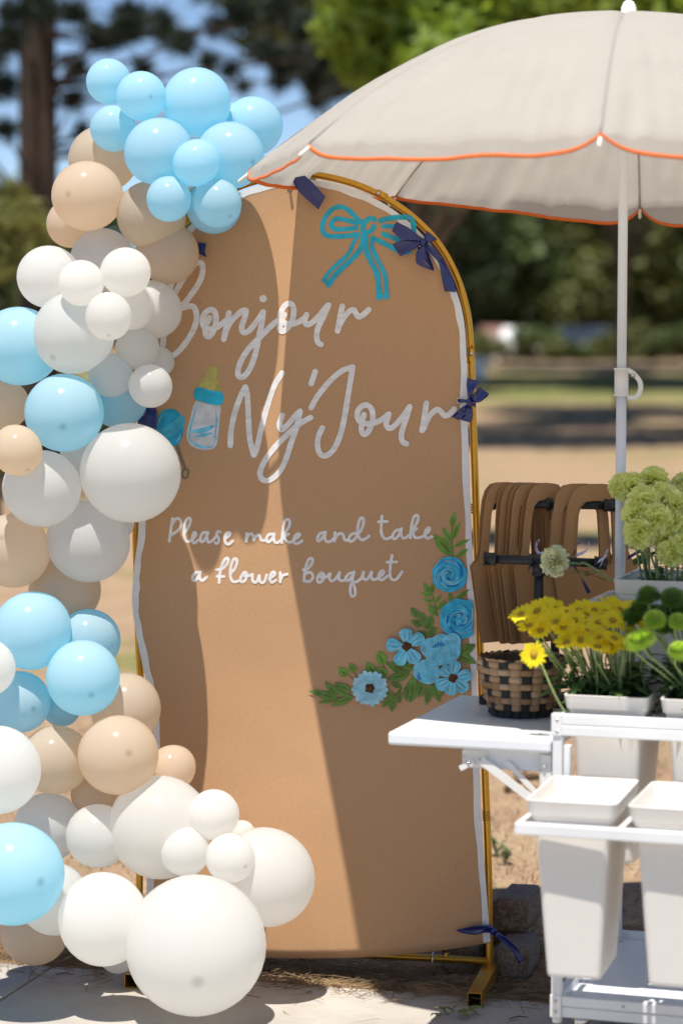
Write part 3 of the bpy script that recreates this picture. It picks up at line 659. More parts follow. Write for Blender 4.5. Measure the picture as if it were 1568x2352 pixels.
word(ZC, 30, [[(80, 115), (65, 220), (46, 352)], [(82, 168), (110, 125), (148, 118), (168, 155), (160, 210), (120, 253), (72, 284)],
    [(205, 270), (248, 200), (268, 140), (258, 112), (231, 122), (206, 190), (200, 280), (215, 343), (245, 358), (275, 340)],
    [(287, 335), (320, 295), (318, 264), (301, 267), (286, 310), (291, 358), (312, 372), (346, 343)],
    [(440, 266), (405, 262), (376, 300), (371, 343), (386, 360), (415, 340), (440, 290), (449, 260)], [(449, 260), (440, 310), (446, 350), (462, 363), (500, 343), (535, 300)],
    [(578, 256), (555, 252), (541, 280), (560, 320), (564, 353), (545, 376), (527, 369)],
    [(630, 322), (668, 300), (684, 270), (660, 264), (633, 290), (626, 340), (641, 376), (670, 383), (708, 350)]], label='word Please in white script')
word(ZC, 30, [[(855, 271), (850, 354)], [(852, 330), (880, 282), (908, 277), (924, 300), (928, 343)], [(930, 335), (955, 297), (983, 287), (995, 315), (1010, 343), (1040, 343)],
    [(1130, 277), (1090, 282), (1066, 310), (1061, 343), (1080, 360), (1110, 340), (1135, 300), (1141, 276)], [(1141, 276), (1136, 310), (1146, 358), (1175, 368), (1208, 345)],
    [(1225, 310), (1265, 250), (1299, 190), (1303, 142), (1280, 124), (1252, 150), (1233, 230), (1225, 300), (1220, 368)], [(1226, 330), (1260, 300), (1293, 276)], [(1245, 315), (1270, 348), (1300, 363), (1340, 353)],
    [(1347, 338), (1390, 310), (1409, 286), (1395, 272), (1366, 290), (1346, 330), (1352, 368), (1380, 378), (1433, 349)]], label='word make in white script')
word(ZC, 30, [[(360, 677), (320, 682), (292, 720), (291, 753), (310, 763), (340, 740), (365, 690), (371, 677)], [(371, 677), (362, 720), (371, 753), (395, 763), (438, 726)]], label='word a in white script')
word(ZC, 30, [[(540, 651), (600, 640), (643, 600), (663, 552), (650, 530), (621, 550), (591, 620), (573, 700), (566, 786)], [(546, 720), (618, 722)],
    [(690, 690), (735, 630), (753, 570), (744, 537), (716, 547), (691, 610), (683, 690), (692, 748), (720, 778), (768, 768)],
    [(850, 682), (817, 692), (792, 735), (791, 768), (815, 778), (844, 750), (854, 700), (840, 677), (817, 690), (830, 714), (870, 714), (908, 701)],
    [(915, 700), (915, 758), (936, 783), (965, 768), (984, 712)], [(985, 712), (991, 768), (1016, 788), (1045, 763), (1063, 706)],
    [(1092, 744), (1135, 715), (1149, 686), (1130, 674), (1107, 700), (1097, 748), (1116, 783), (1158, 760)], [(1205, 681), (1205, 778)], [(1206, 758), (1232, 711), (1278, 696)]], label='word flower in white script')
word(ZD, 30, [[(300, 262), (261, 272), (237, 310), (234, 343), (255, 348), (290, 310), (314, 262)], [(317, 257), (311, 310), (321, 348), (350, 360), (385, 344), (408, 320)],
    [(418, 264), (412, 352)], [(415, 330), (450, 282), (483, 272), (504, 290), (515, 333), (543, 344)],
    [(635, 267), (596, 277), (566, 310), (562, 343), (585, 356), (620, 334), (650, 290), (698, 220), (716, 150), (707, 112), (682, 117), (661, 170), (653, 250), (666, 310), (700, 338), (740, 324), (773, 299)]], label='word and in white script')
word(ZD, 30, [[(908, 92), (901, 160), (901, 260), (921, 313), (955, 328), (1003, 310)], [(871, 150), (963, 145)],
    [(1090, 232), (1051, 242), (1023, 280), (1021, 318), (1045, 328), (1080, 294), (1105, 240), (1110, 221)], [(1110, 221), (1106, 270), (1116, 308), (1145, 320), (1188, 290)],
    [(1205, 270), (1250, 200), (1284, 130), (1284, 92), (1265, 80), (1236, 110), (1216, 190), (1206, 270), (1203, 317)], [(1206, 280), (1240, 246), (1269, 221)], [(1235, 250), (1241, 298), (1270, 318), (1320, 309), (1345, 295)],
    [(1356, 284), (1395, 250), (1404, 217), (1385, 217), (1361, 250), (1357, 298), (1385, 323), (1430, 304)]], label='word take in white script')
word(ZD, 30, [[(86, 650), (130, 640), (169, 600), (185, 556), (170, 532), (141, 546), (116, 610), (101, 690), (92, 768)], [(96, 768), (150, 773), (183, 740), (183, 701), (155, 677), (112, 690)],
    [(290, 692), (251, 701), (232, 745), (241, 778), (270, 778), (299, 740), (299, 701), (275, 684), (257, 705), (281, 734), (330, 724), (358, 696)],
    [(367, 692), (359, 745), (385, 768), (425, 744), (463, 682)], [(465, 680), (456, 735), (471, 763), (510, 763), (530, 750)],
    [(605, 682), (566, 691), (532, 730), (532, 763), (560, 760), (595, 720), (617, 674)], [(617, 674), (600, 740), (581, 820), (577, 890), (596, 928), (624, 918), (628, 870), (614, 810), (591, 772), (640, 778), (690, 738), (714, 676)],
    [(715, 675), (709, 725), (726, 753), (760, 744), (799, 676)], [(800, 675), (796, 725), (816, 753), (860, 744)],
    [(872, 734), (915, 700), (928, 667), (905, 662), (877, 700), (877, 743), (910, 756), (968, 715)], [(1013, 502), (999, 580), (991, 670), (996, 728), (1025, 758), (1065, 743), (1116, 673)], [(961, 572), (1063, 570)]], label='word bouquet in white script')
# painted bow
def strokes(name, z, items, mat, lift0=.0006, step=.00012, label=None, taper=False, wv=.05):
    V, F = [], []
    for i, (wd, s) in enumerate(items): stroke_data(V, F, z, s, wd, lift0 + step * i, wv=wv, taper=taper)
    o = mob(name, V, F, M[mat], sign, True)
    if label: o['label'] = label
    return o
strokes('painted_bow', ZE, [(52, [(545, 265), (490, 220), (420, 150), (350, 106), (290, 101), (220, 132), (152, 220), (127, 310), (147, 378), (200, 404), (290, 408), (400, 400), (488, 386)]),
    (50, [(498, 270), (420, 247), (330, 226), (262, 227), (224, 270), (231, 314), (280, 333), (380, 330), (478, 318)]),
    (52, [(672, 232), (632, 218), (588, 242), (555, 300), (553, 358), (588, 370), (640, 345), (668, 300)]),
    (54, [(732, 243), (850, 214), (970, 206), (1048, 214), (1076, 270), (1084, 360)]), (46, [(762, 302), (820, 300), (880, 300)]), (50, [(765, 382), (840, 412), (930, 440)]),
    (52, [(660, 428), (720, 455), (790, 490), (870, 530), (980, 575), (1040, 560)]), (42, [(500, 388), (450, 480), (398, 590), (290, 690), (192, 790), (146, 868)]),
    (56, [(556, 400), (530, 530), (440, 642), (330, 742), (240, 842), (194, 916)]), (58, [(580, 410), (590, 560), (640, 680), (697, 800), (716, 920), (720, 1050)]),
    (46, [(650, 422), (650, 530), (722, 680), (778, 810), (798, 950), (800, 1045)]), (40, [(715, 1040), (760, 1030), (800, 1040)]), (40, [(140, 868), (170, 880), (195, 905)])], 'p_bow', label='turquoise bow painted in brush outline')
# filled painted shapes
LF = [0.0007]
def fill(V, F, z, poly, lift=None, smooth=True):
    if lift is None: LF[0] += .00004; lift = LF[0]
    pts = [z(p) for p in poly]
    if smooth: pts = catmull(pts + [pts[0]], 5)[:-1]
    c = sum(pts, Vector()) / len(pts); b = len(V); n = len(pts)
    V.append(surf(c.x, c.y, lift))
    for k in (0.5, 1.0):
        for p in pts: q = c.lerp(p, k); V.append(surf(q.x, q.y, lift))
    for i in range(n):
        j = (i + 1) % n; F.append((b, b + 1 + i, b + 1 + j)); F.append((b + 1 + i, b + 1 + n + i, b + 1 + n + j, b + 1 + j))
def filled(name, z, poly, mat, parent=None, smooth=True):
    V, F = [], []; fill(V, F, z, poly, None, smooth); o = mob(name, V, F, M[mat], parent or sign, True, world=parent is None); return o
def brush(name, z, items, mat, parent, taper=True):
    V, F = [], []
    for wd, s in items: LF[0] += .00004; stroke_data(V, F, z, s, wd, LF[0], slope=.00001, taper=taper)
    return mob(name, V, F, M[mat], parent, True, world=False)
body = filled('painted_bottle', ZF, [(975, 712), (920, 830), (880, 1000), (832, 1180), (814, 1300), (832, 1400), (890, 1490), (1030, 1556), (1180, 1570), (1280, 1543), (1343, 1460), (1370, 1250), (1393, 1000), (1400, 800), (1225, 778), (1100, 742)], 'p_milk')
body['label'] = 'painted baby bottle with blue cap'
brush('blue_tint', ZF, [(34, [(992, 770), (935, 980), (880, 1180), (858, 1330), (890, 1420)]), (30, [(1322, 850), (1335, 1050), (1318, 1250), (1300, 1450)]), (40, [(870, 1380), (960, 1470), (1130, 1525), (1290, 1500)]),
    (90, [(900, 1230), (1030, 1240), (1180, 1200), (1300, 1140)]), (60, [(960, 1330), (1100, 1310), (1260, 1270)])], 'p_lblue', body)
filled('nipple', ZF, [(1027, 475), (1022, 420), (1052, 350), (1100, 312), (1155, 288), (1160, 210), (1200, 132), (1260, 103), (1320, 117), (1350, 170), (1348, 240), (1327, 310), (1332, 342), (1390, 420), (1410, 490), (1400, 545), (1250, 540), (1100, 500)], 'p_yellow', body)
filled('cap', ZF, [(1025, 472), (972, 490), (936, 560), (936, 630), (972, 690), (1100, 733), (1220, 773), (1350, 786), (1420, 778), (1454, 720), (1456, 640), (1440, 590), (1398, 547), (1250, 532), (1120, 492)], 'p_bow', body)
rat = strokes('painted_rattle', ZF, [(62, [(640, 1480), (700, 1650), (755, 1810), (785, 1880)]), (46, [(790, 1895), (835, 1920), (845, 1970), (820, 2040), (785, 2055), (745, 2030), (738, 1970), (755, 1920), (790, 1895)])], 'p_grey', label='painted blue baby rattle with grey handle')
filled('rattle_ball', ZF, [(275, 1180), (290, 1060), (360, 930), (440, 867), (530, 850), (610, 862), (680, 916), (730, 1000), (764, 1120), (768, 1220), (744, 1320), (700, 1428), (640, 1488), (590, 1498), (400, 1400)], 'p_rattle', rat)
filled('rattle_band', ZF, [(312, 1222), (420, 1190), (540, 1110), (640, 1020), (700, 962), (750, 967), (783, 1030), (778, 1110), (720, 1190), (620, 1280), (480, 1358), (340, 1300)], 'p_rattle2', rat)
brush('shine', ZF, [(16, [(398, 958), (345, 1040), (315, 1150)]), (16, [(705, 1292), (690, 1360), (630, 1430)])], 'p_hi', rat)
# painted leaves: (view, base, tip, width, roundness)
def pleaf(z, x0, y0, x1, y1, wd, rnd_=False, mat='p_green'):
    b, t = Vector((x0, y0)), Vector((x1, y1)); d = t - b; nr = Vector((-d.y, d.x)).normalized(); poly = []
    ks = [0, .12, .3, .5, .7, .88, 1.0]
    wf = (lambda u: math.sin(math.pi * u ** .75) ** .75) if rnd_ else (lambda u: math.sin(math.pi * u ** .9))
    for u in ks: poly.append(b + d * u + nr * wd * .5 * wf(u))
    for u in reversed(ks[1:-1]): poly.append(b + d * u - nr * wd * .5 * wf(u))
    o = filled('painted_leaf', z, [tuple(p) for p in poly], mat)
    m1 = b + d * .12; m2 = b + d * .68
    brush('vein', z, [(wd * .13, [tuple(m1), tuple(b + d * .4 + nr * wd * .03), tuple(m2)])], 'p_vein', o)
strokes('painted_stem', ZG, [(24, [(1150, 280), (1140, 450), (1162, 720)]), (24, [(845, 1290), (890, 1430), (925, 1620)]), (9, [(580, 1560), (690, 1730), (790, 1900)])], 'p_green', .0005)
strokes('painted_stem', ZH, [(9, [(870, 612), (770, 700)]), (9, [(145, 675), (290, 695), (400, 685)]), (8, [(350, 455), (430, 530)]), (8, [(425, 440), (460, 510)]), (8, [(690, 380), (735, 480)])], 'p_vein', .0005)
LF[0] = .0007
for a in ((1140, 310, 1180, 62, 96), (1145, 490, 1264, 212, 84), (1140, 530, 1001, 292, 96), (1160, 590, 1407, 478, 78), (1158, 722, 864, 402, 178), (1210, 732, 1387, 622, 78), (810, 1282, 718, 1126, 80), (845, 1305, 850, 1125, 68), (842, 1322, 672, 1272, 64), (872, 1412, 707, 1368, 64), (890, 1422, 992, 1298, 58), (918, 1534, 1053, 1376, 76), (912, 1532, 772, 1452, 64), (922, 1612, 772, 1516, 64), (1130, 1404, 1108, 1276, 80), (1178, 1397, 1400, 1222, 76)): pleaf(ZG, *a, mat='p_green2')
for a in ((640, 1642, 530, 1502, 116), (706, 1768, 534, 1692, 100), (728, 1733, 686, 1564, 110), (772, 1818, 838, 1614, 140), (788, 1912, 916, 1794, 102), (770, 1926, 632, 1846, 96)): pleaf(ZG, *a, True)
for a in ((700, 402, 660, 280, 96, True), (606, 474, 556, 380, 82, True), (728, 502, 644, 424, 86, True), (372, 502, 298, 430, 78, True), (446, 470, 396, 394, 70, True)): pleaf(ZH, *a, mat='p_green2')
for a in ((1390, 292, 1526, 222, 84), (1366, 308, 1530, 392, 78), (935, 470, 724, 388, 96), (936, 488, 732, 532, 88), (880, 385, 966, 452, 66), (872, 612, 762, 562, 48), (940, 742, 975, 494, 120), (905, 726, 930, 560, 80), (1008, 694, 1062, 544, 94), (1082, 766, 1128, 572, 60), (1206, 738, 1128, 556, 66), (1234, 684, 1170, 556, 58), (845, 750, 836, 624, 48), (774, 824, 790, 674, 66), (688, 784, 782, 688, 52), (720, 648, 804, 692, 54),
          (292, 704, 26, 636, 62), (296, 694, 178, 556, 64), (402, 682, 242, 592, 60), (424, 642, 262, 566, 60), (292, 702, 118, 744, 48), (434, 684, 230, 774, 66)): pleaf(ZH, *a)
LF[0] += .0001
def rose(z, cx, cy, r, seed, clipx=None):
    g = random.Random(seed); n = 22; poly = []
    for k in range(n):
        a = 2 * math.pi * k / n; rr = r * (1 + .028 * math.sin(7 * a + seed) + .02 * math.sin(3 * a + 2 * seed) + g.uniform(-.012, .012)); x = cx + rr * math.cos(a)
        poly.append((min(x, clipx) if clipx else x, cy + rr * 1.02 * math.sin(a)))
    o = filled('painted_rose', z, poly, 'p_blue'); o['label'] = 'painted bright blue rose with spiral brush strokes'
    its = {'p_lblue': [], 'p_mblue': [], 'p_dblue': [], 'p_hi': []}
    for k in range(46):
        rr = r * (0.93 - .84 * (k / 46) + g.uniform(-.03, .03)); a0 = g.uniform(0, 6.28); sp = g.uniform(.7, 1.5); kd = g.choice(['p_lblue', 'p_lblue', 'p_mblue', 'p_mblue', 'p_hi', 'p_hi', 'p_dblue', 'p_lblue'])
        pts = [(cx + rr * (1 - .05 * i) * math.cos(a0 + sp * i / 4), cy + rr * (1 - .05 * i) * math.sin(a0 + sp * i / 4)) for i in range(5)]
        if clipx: pts = [(min(x, clipx - 8), y) for x, y in pts]
        if kd == 'p_hi': wd = r * .035
        else: wd = r * g.uniform(.05, .10)
        its[kd].append((wd, pts))
    for kd, it in its.items():
        if it: brush('brush_marks', z, it, kd, o)
rose(ZG, 1108, 1004, 262, 3, 1365); rose(ZG, 1262, 1664, 300, 8, 1458)
def petals_flower(z, cx, cy, tips, wd, mat, eye, lab, seed):
    g = random.Random(seed); LF[0] += .00004
    o = None
    for (tx, ty) in tips:
        b, t = Vector((cx, cy)), Vector((tx, ty)); d = t - b; nr = Vector((-d.y, d.x)).normalized(); poly = []
        ks = [.05, .3, .55, .78, .93, 1.0]; ws = [.12, .55, .9, 1.0, .66, .0]
        for u, q in zip(ks, ws): poly.append(tuple(b + d * u + nr * wd * .5 * q * g.uniform(.95, 1.05)))
        for u, q in list(zip(ks, ws))[-2::-1]: poly.append(tuple(b + d * u - nr * wd * .5 * q * g.uniform(.95, 1.05)))
        if o is None: o = filled('painted_flower', z, poly, mat); o['label'] = lab; pt = o
        else: pt = filled('petal', z, poly, mat, o)
        its = [(wd * g.uniform(.05, .1), [tuple(b + d * .25 + nr * wd * j * .5), tuple(b + d * .6 + nr * wd * j), tuple(b + d * g.uniform(.8, .92) + nr * wd * j * .9)]) for j in (-.26, -.08, .1, .27)]
        brush('brush_marks', z, its[::2], 'p_hi' if mat != 'p_pblue' else 'p_lblue', o); brush('brush_marks', z, its[1::2], 'p_blue' if mat != 'p_pblue' else 'p_hi', o)
    filled('flower_eye', z, [(cx + eye * (1 + .16 * math.sin(k * 2.3 + seed)) * math.cos(k * .52), cy + eye * (1 + .16 * math.sin(k * 2.3 + seed)) * math.sin(k * .52)) for k in range(12)], 'p_brown', o)
def peony(z, lobes, lab, stamens):
    o = None
    for (cx, cy, rx, ry, a) in lobes:
        poly = [(cx + rx * math.cos(t) * math.cos(a) - ry * math.sin(t) * math.sin(a), cy + rx * math.cos(t) * math.sin(a) + ry * math.sin(t) * math.cos(a)) for t in [2 * math.pi * k / 14 for k in range(14)]]
        if o is None: o = filled('painted_peony', z, poly, 'p_lblue'); o['label'] = lab
        else: filled('petal', z, poly, 'p_lblue', o)
        its = [(rx * .05, [(cx + rx * .95 * math.cos(t) * math.cos(a) - ry * .95 * math.sin(t) * math.sin(a), cy + rx * .95 * math.cos(t) * math.sin(a) + ry * .95 * math.sin(t) * math.cos(a)) for t in [q + j * .35 for j in range(5)]]) for q in (0.2, 2.2, 4.2)]
        its += [(rx * .05, [(cx + j * rx * .3, cy + ry * .6), (cx + j * rx * .45, cy), (cx + j * rx * .4, cy - ry * .6)]) for j in (-1, 0, 1)]
        brush('brush_marks', z, its[:4], 'p_hi', o); brush('brush_marks', z, its[4:], 'p_blue', o)
    brush('stamen_marks', z, stamens, 'p_dblue', o)
peony(ZH, [(1130, 250, 100, 90, 0), (1215, 215, 105, 88, -.3), (1318, 205, 78, 88, .2), (1310, 270, 84, 110, .15), (1168, 330, 92, 82, .5), (1250, 340, 60, 70, .3)], 'painted pale blue peony with dark stamens above the second peony', [(14, [(1228, 240), (1240, 205)]), (14, [(1212, 240), (1215, 185)]), (14, [(1195, 240), (1185, 195)]), (14, [(1175, 245), (1158, 215)]), (12, [(1160, 248), (1138, 235)])])
peony(ZH, [(1030, 455, 66, 80, .2), (1095, 470, 115, 104, .3), (1105, 400, 90, 46, .1)], 'painted pale blue peony bud below the open peony', [(12, [(1028, 500), (1008, 470)]), (12, [(1030, 512), (992, 498)]), (12, [(1035, 522), (1000, 520)]), (10, [(1040, 530), (1015, 540)])])
petals_flower(ZH, 908, 237, [(898, 76), (1062, 142), (1006, 384), (824, 402), (724, 222)], 122, 'p_lblue', 42, 'painted blue five petal flower next to the peony', 1)
petals_flower(ZH, 1322, 522, [(1348, 364), (1486, 488), (1452, 634), (1300, 676), (1172, 606), (1216, 428)], 112, 'p_lblue', 40, 'painted blue six petal flower near the table leaf', 2)
petals_flower(ZH, 580, 613, [(580 + 166 * (1 + .06 * math.sin(k * 3.1)) * math.cos(2 * math.pi * k / 19 + .1), 613 + 160 * (1 + .06 * math.sin(k * 2.1)) * math.sin(2 * math.pi * k / 19 + .1)) for k in range(19)], 52, 'p_pblue', 42, 'painted pale blue daisy with brown eye', 3)
# eyelets in the sheet
def grommet(px, py, r=.0062):
    c = surf(px, py, .002); V = []; F = []; n1, n2 = 20, 8
    for i in range(n1):
        a = 2 * math.pi * i / n1; d = U * math.cos(a) + Vector((0, 0, math.sin(a)))
        for k in range(n2):
            b = 2 * math.pi * k / n2; V.append(c + d * (r + .0016 * math.cos(b)) + N * .0016 * math.sin(b))
    for i in range(n1):
        for k in range(n2): F.append((i * n2 + k, ((i + 1) % n1) * n2 + k, ((i + 1) % n1) * n2 + (k + 1) % n2, i * n2 + (k + 1) % n2))
    mob('grommet', V, F, M['steel'], sign, True)
    tube('hole', [c - N * .0012, c + N * .0004], r * .97, M['p_brown'], sign, 16)
grommet(665, 427); grommet(962, 571); grommet(1054, 920)

# ================================================================== RIBBONS
def strip(V, F, Lp, Rp, n=8, m=6, curl=.004):
    a = catmull([Vector((p[0], p[1], p[2])) for p in Lp], n); b = catmull([Vector((p[0], p[1], p[2])) for p in Rp], n); base = len(V)
    for i, (p, q) in enumerate(zip(a, b)):
        for k in range(m + 1):
            u = k / m; c = p.lerp(q, u); cr = curl * math.sin(math.pi * u) * math.sin(i * .22 + .6) + curl * .25 * math.sin(u * 7 + i * .1); V.append(surf(c.x, c.y, c.z + cr))
    for i in range(len(a) - 1):
        for k in range(m): j = base + i * (m + 1) + k; F.append((j, j + 1, j + m + 2, j + m + 1))
def ribbon(label, z, parts, knot=None, loc=None):
    t = thing('ribbon_bow', label, 'ribbon', loc, 0, 'navy ribbons tying the sign to the stand')
    for nm, Lp, Rp in parts:
        V, F = [], []; f = lambda P: [(*z((x, y))[:2], d) for x, y, d in P]
        strip(V, F, f(Lp), f(Rp)); mob(nm, V, F, M['navy'], t, True, solid=.0005)
    if knot:
        c = z(knot[:2]); p = surf(c.x, c.y, knot[2]); bm = ball(knot[3], (0, 0, 0), 14, 10)
        for v in bm.verts: v.co = Vector((v.co.x * 1.0, v.co.y * .8, v.co.z * 1.25)) * (1 + .1 * math.sin(v.co.x * 900) + .08 * math.sin(v.co.z * 700)) + p
        bob('knot', bm, M['navy'], t, True)
z5 = Z(900, 620, 500 / 1568); z6 = Z(1700, 1400, 300 / 1568); z7 = Z(1700, 3450, 500 / 1568)
ribbon('navy satin ribbon tail hanging at the top of the sign under the umbrella', z5, [
    ('tail', [(838, 290, .03), (885, 400, .034), (1000, 532, .03), (1172, 686, .026)], [(1000, 258, .026), (1092, 340, .03), (1182, 440, .036), (1258, 520, .03)]),
    ('loop', [(790, 285, .02), (792, 340, .016), (800, 398, .004)], [(832, 285, .02), (830, 340, .016), (824, 398, .004)])], None, surf(700, 440))
ribbon('navy satin bow on the upper curve of the arch over the painted bow', ZE, [
    ('loop', [(1190, 440, .012), (1100, 370, .03), (1020, 312, .04), (900, 254, .034)], [(1185, 475, .012), (1080, 452, .03), (950, 436, .04), (853, 346, .034)]),
    ('loop', [(1185, 450, .008), (1060, 440, .018), (960, 450, .024), (858, 490, .02)], [(1190, 480, .008), (1120, 520, .014), (1050, 560, .02), (942, 616, .018)]),
    ('loop', [(1185, 440, .01), (1200, 395, .016), (1220, 345, .02)], [(1195, 480, .01), (1260, 462, .012), (1332, 436, .012)]),
    ('loop', [(1180, 480, .012), (1118, 560, .026), (1102, 640, .03), (1130, 705, .028), (1288, 768, .022)], [(1190, 478, .012), (1200, 560, .03), (1196, 620, .034), (1200, 680, .03), (1292, 762, .022)]),
    ('loop', [(1190, 480, .01), (1196, 560, .014), (1190, 640, .016), (1288, 768, .02)], [(1205, 480, .01), (1240, 560, .016), (1262, 650, .016), (1294, 745, .02)]),
    ('tail', [(1196, 478, .012), (1262, 590, .016), (1338, 680, .016), (1372, 830, .014), (1405, 980, .012)], [(1225, 470, .012), (1332, 570, .02), (1422, 700, .022), (1496, 860, .022), (1526, 990, .02)])],
    (1182, 466, .016, .0075), surf(962, 565))
ribbon('navy satin bow tied round the straight gold pole beside the script', z6, [
    ('tail', [(900, 1080, .014), (880, 900, .026), (862, 760, .028), (872, 580, .026)], [(955, 1080, .014), (985, 930, .024), (1040, 810, .03), (1126, 655, .03)]),
    ('loop', [(950, 1060, .014), (1010, 920, .03), (1070, 840, .036), (1135, 768, .03)], [(960, 1110, .014), (1060, 1098, .026), (1140, 1088, .032), (1330, 912, .03)]),
    ('loop', [(955, 1100, .01), (1080, 1050, .012), (1200, 1000, .012), (1330, 915, .022)], [(955, 1115, .01), (1060, 1100, .012), (1150, 1085, .012), (1300, 970, .022)]),
    ('loop', [(880, 1130, .012), (740, 1220, .026), (640, 1310, .032), (535, 1392, .026)], [(905, 1150, .012), (820, 1290, .03), (760, 1390, .03), (690, 1464, .026)]),
    ('loop', [(890, 1150, .016), (800, 1290, .034), (740, 1390, .034), (700, 1452, .03)], [(930, 1150, .016), (990, 1280, .034), (992, 1400, .036), (932, 1516, .032)]),
    ('tail', [(940, 1100, .008), (1000, 1120, .01), (1060, 1100, .01)], [(930, 1130, .008), (990, 1165, .01), (1048, 1205, .01)]),
    ('loop', [(700, 1045, .003), (770, 1028, .012), (900, 1050, .016)], [(705, 1105, .003), (780, 1100, .012), (900, 1110, .016)])], (915, 1095, .02, .0085), surf(1078, 920))
ribbon('navy satin ribbon with two loose tails tied low on the pole above the foot', z7, [
    ('tail', [(865, 815, .014), (780, 788, .024), (640, 792, .024), (500, 822, .022), (382, 846, .02)], [(860, 885, .014), (740, 882, .02), (620, 908, .018), (480, 888, .02), (384, 854, .02)]),
    ('tail', [(880, 868, .012), (950, 890, .016), (1100, 1020, .014), (1190, 1130, .012), (1240, 1210, .012)], [(866, 905, .012), (900, 952, .016), (1030, 1052, .014), (1112, 1152, .012), (1172, 1276, .012)])], (852, 862, .014, .008), surf(1124, 2135))
ribbon('short navy ribbon end peeking out beside the lowest tan balloon at the sign edge', ZA, [
    ('tail', [(270, -20, .012), (275, 30, .016), (270, 60, .016)], [(330, -12, .012), (322, 40, .018), (332, 88, .02)])], None, surf(460, 575))
ribbon('navy ribbon loop half hidden between white balloons beside the painted rattle', ZF, [
    ('loop', [(60, 820, .006), (80, 960, .012), (110, 1200, .01)], [(260, 820, .006), (305, 940, .016), (280, 1220, .012)]), ('tail', [(-60, 960, .01), (-40, 1100, .01), (0, 1250, .01)], [(80, 980, .01), (100, 1100, .012), (140, 1260, .01)])], None, surf(345, 955))

# ================================================================== BALLOONS
def balloon_mesh():
    V = []; F = []; u, v = 40, 26
    V.append((0, 0, 1.0))
    for j in range(1, v):
        th = math.pi * j / v; z = math.cos(th); r = math.sin(th)
        if z < 0: r *= 1 - .07 * z * z; z *= 1.07
        for i in range(u): a = 2 * math.pi * i / u; V.append((r * math.cos(a), r * math.sin(a), z))
    V.append((0, 0, -1.08)); n = len(V) - 1
    for i in range(u):
        F.append((0, 1 + i, 1 + (i + 1) % u)); b = 1 + (v - 2) * u; F.append((n, b + (i + 1) % u, b + i))
    for j in range(v - 2):
        for i in range(u): a = 1 + j * u + i; b = 1 + j * u + (i + 1) % u; F.append((a, a + u, b + u, b))
    me = bpy.data.meshes.new('balloon'); me.from_pydata(V, [], F)
    for p in me.polygons: p.use_smooth = True
    return me
BM = balloon_mesh()
KV, KF = lathe([(.012, -1.06), (.028, -1.09), (.034, -1.12), (.05, -1.15), (.03, -1.14)], 12)
CO3 = {'b': ((0.83, 0.938, 0.963), (0.46, 0.82, 0.948)), 't': ((0.83, 0.745, 0.635), (0.86, 0.72, 0.56)), 'w': ((0.87, 0.865, 0.85), (0.93, 0.92, 0.89))}
MB = {}; BME = {}
for k, nm in (('b', 'pale_blue'), ('t', 'sand'), ('w', 'white')):
    for sp in (0.0, 0.55):
        MB[k, sp > 0] = balloon_mat(nm + '_latex', *CO3[k], sp); me = BM.copy(); me.name = 'balloon'; me.materials.append(MB[k, sp > 0]); BME[k, sp > 0] = me
TOPY = {0: 6.16, 1: 6.2, 2: 6.17, 3: 6.2, 8: 6.15, 9: 6.07, 10: 6.1, 11: 6.03, 12: 6.06, 13: 6.02, 14: 6.0, 15: 6.14, 16: 6.08, 17: 6.06, 18: 6.06, 19: 5.93, 20: 5.935, 21: 5.92,
        4: 6.14, 5: 6.10, 6: 6.10, 7: 6.11, 22: 6.06, 23: 6.075, 24: 6.05, 25: 6.02, 26: 6.045, 27: 6.0, 28: 5.93, 29: 5.94, 30: 5.895, 31: 6.03, 32: 6.0, 33: 6.03, 34: 6.10, 36: 6.04, 37: 5.985, 38: 5.98, 39: 5.965}
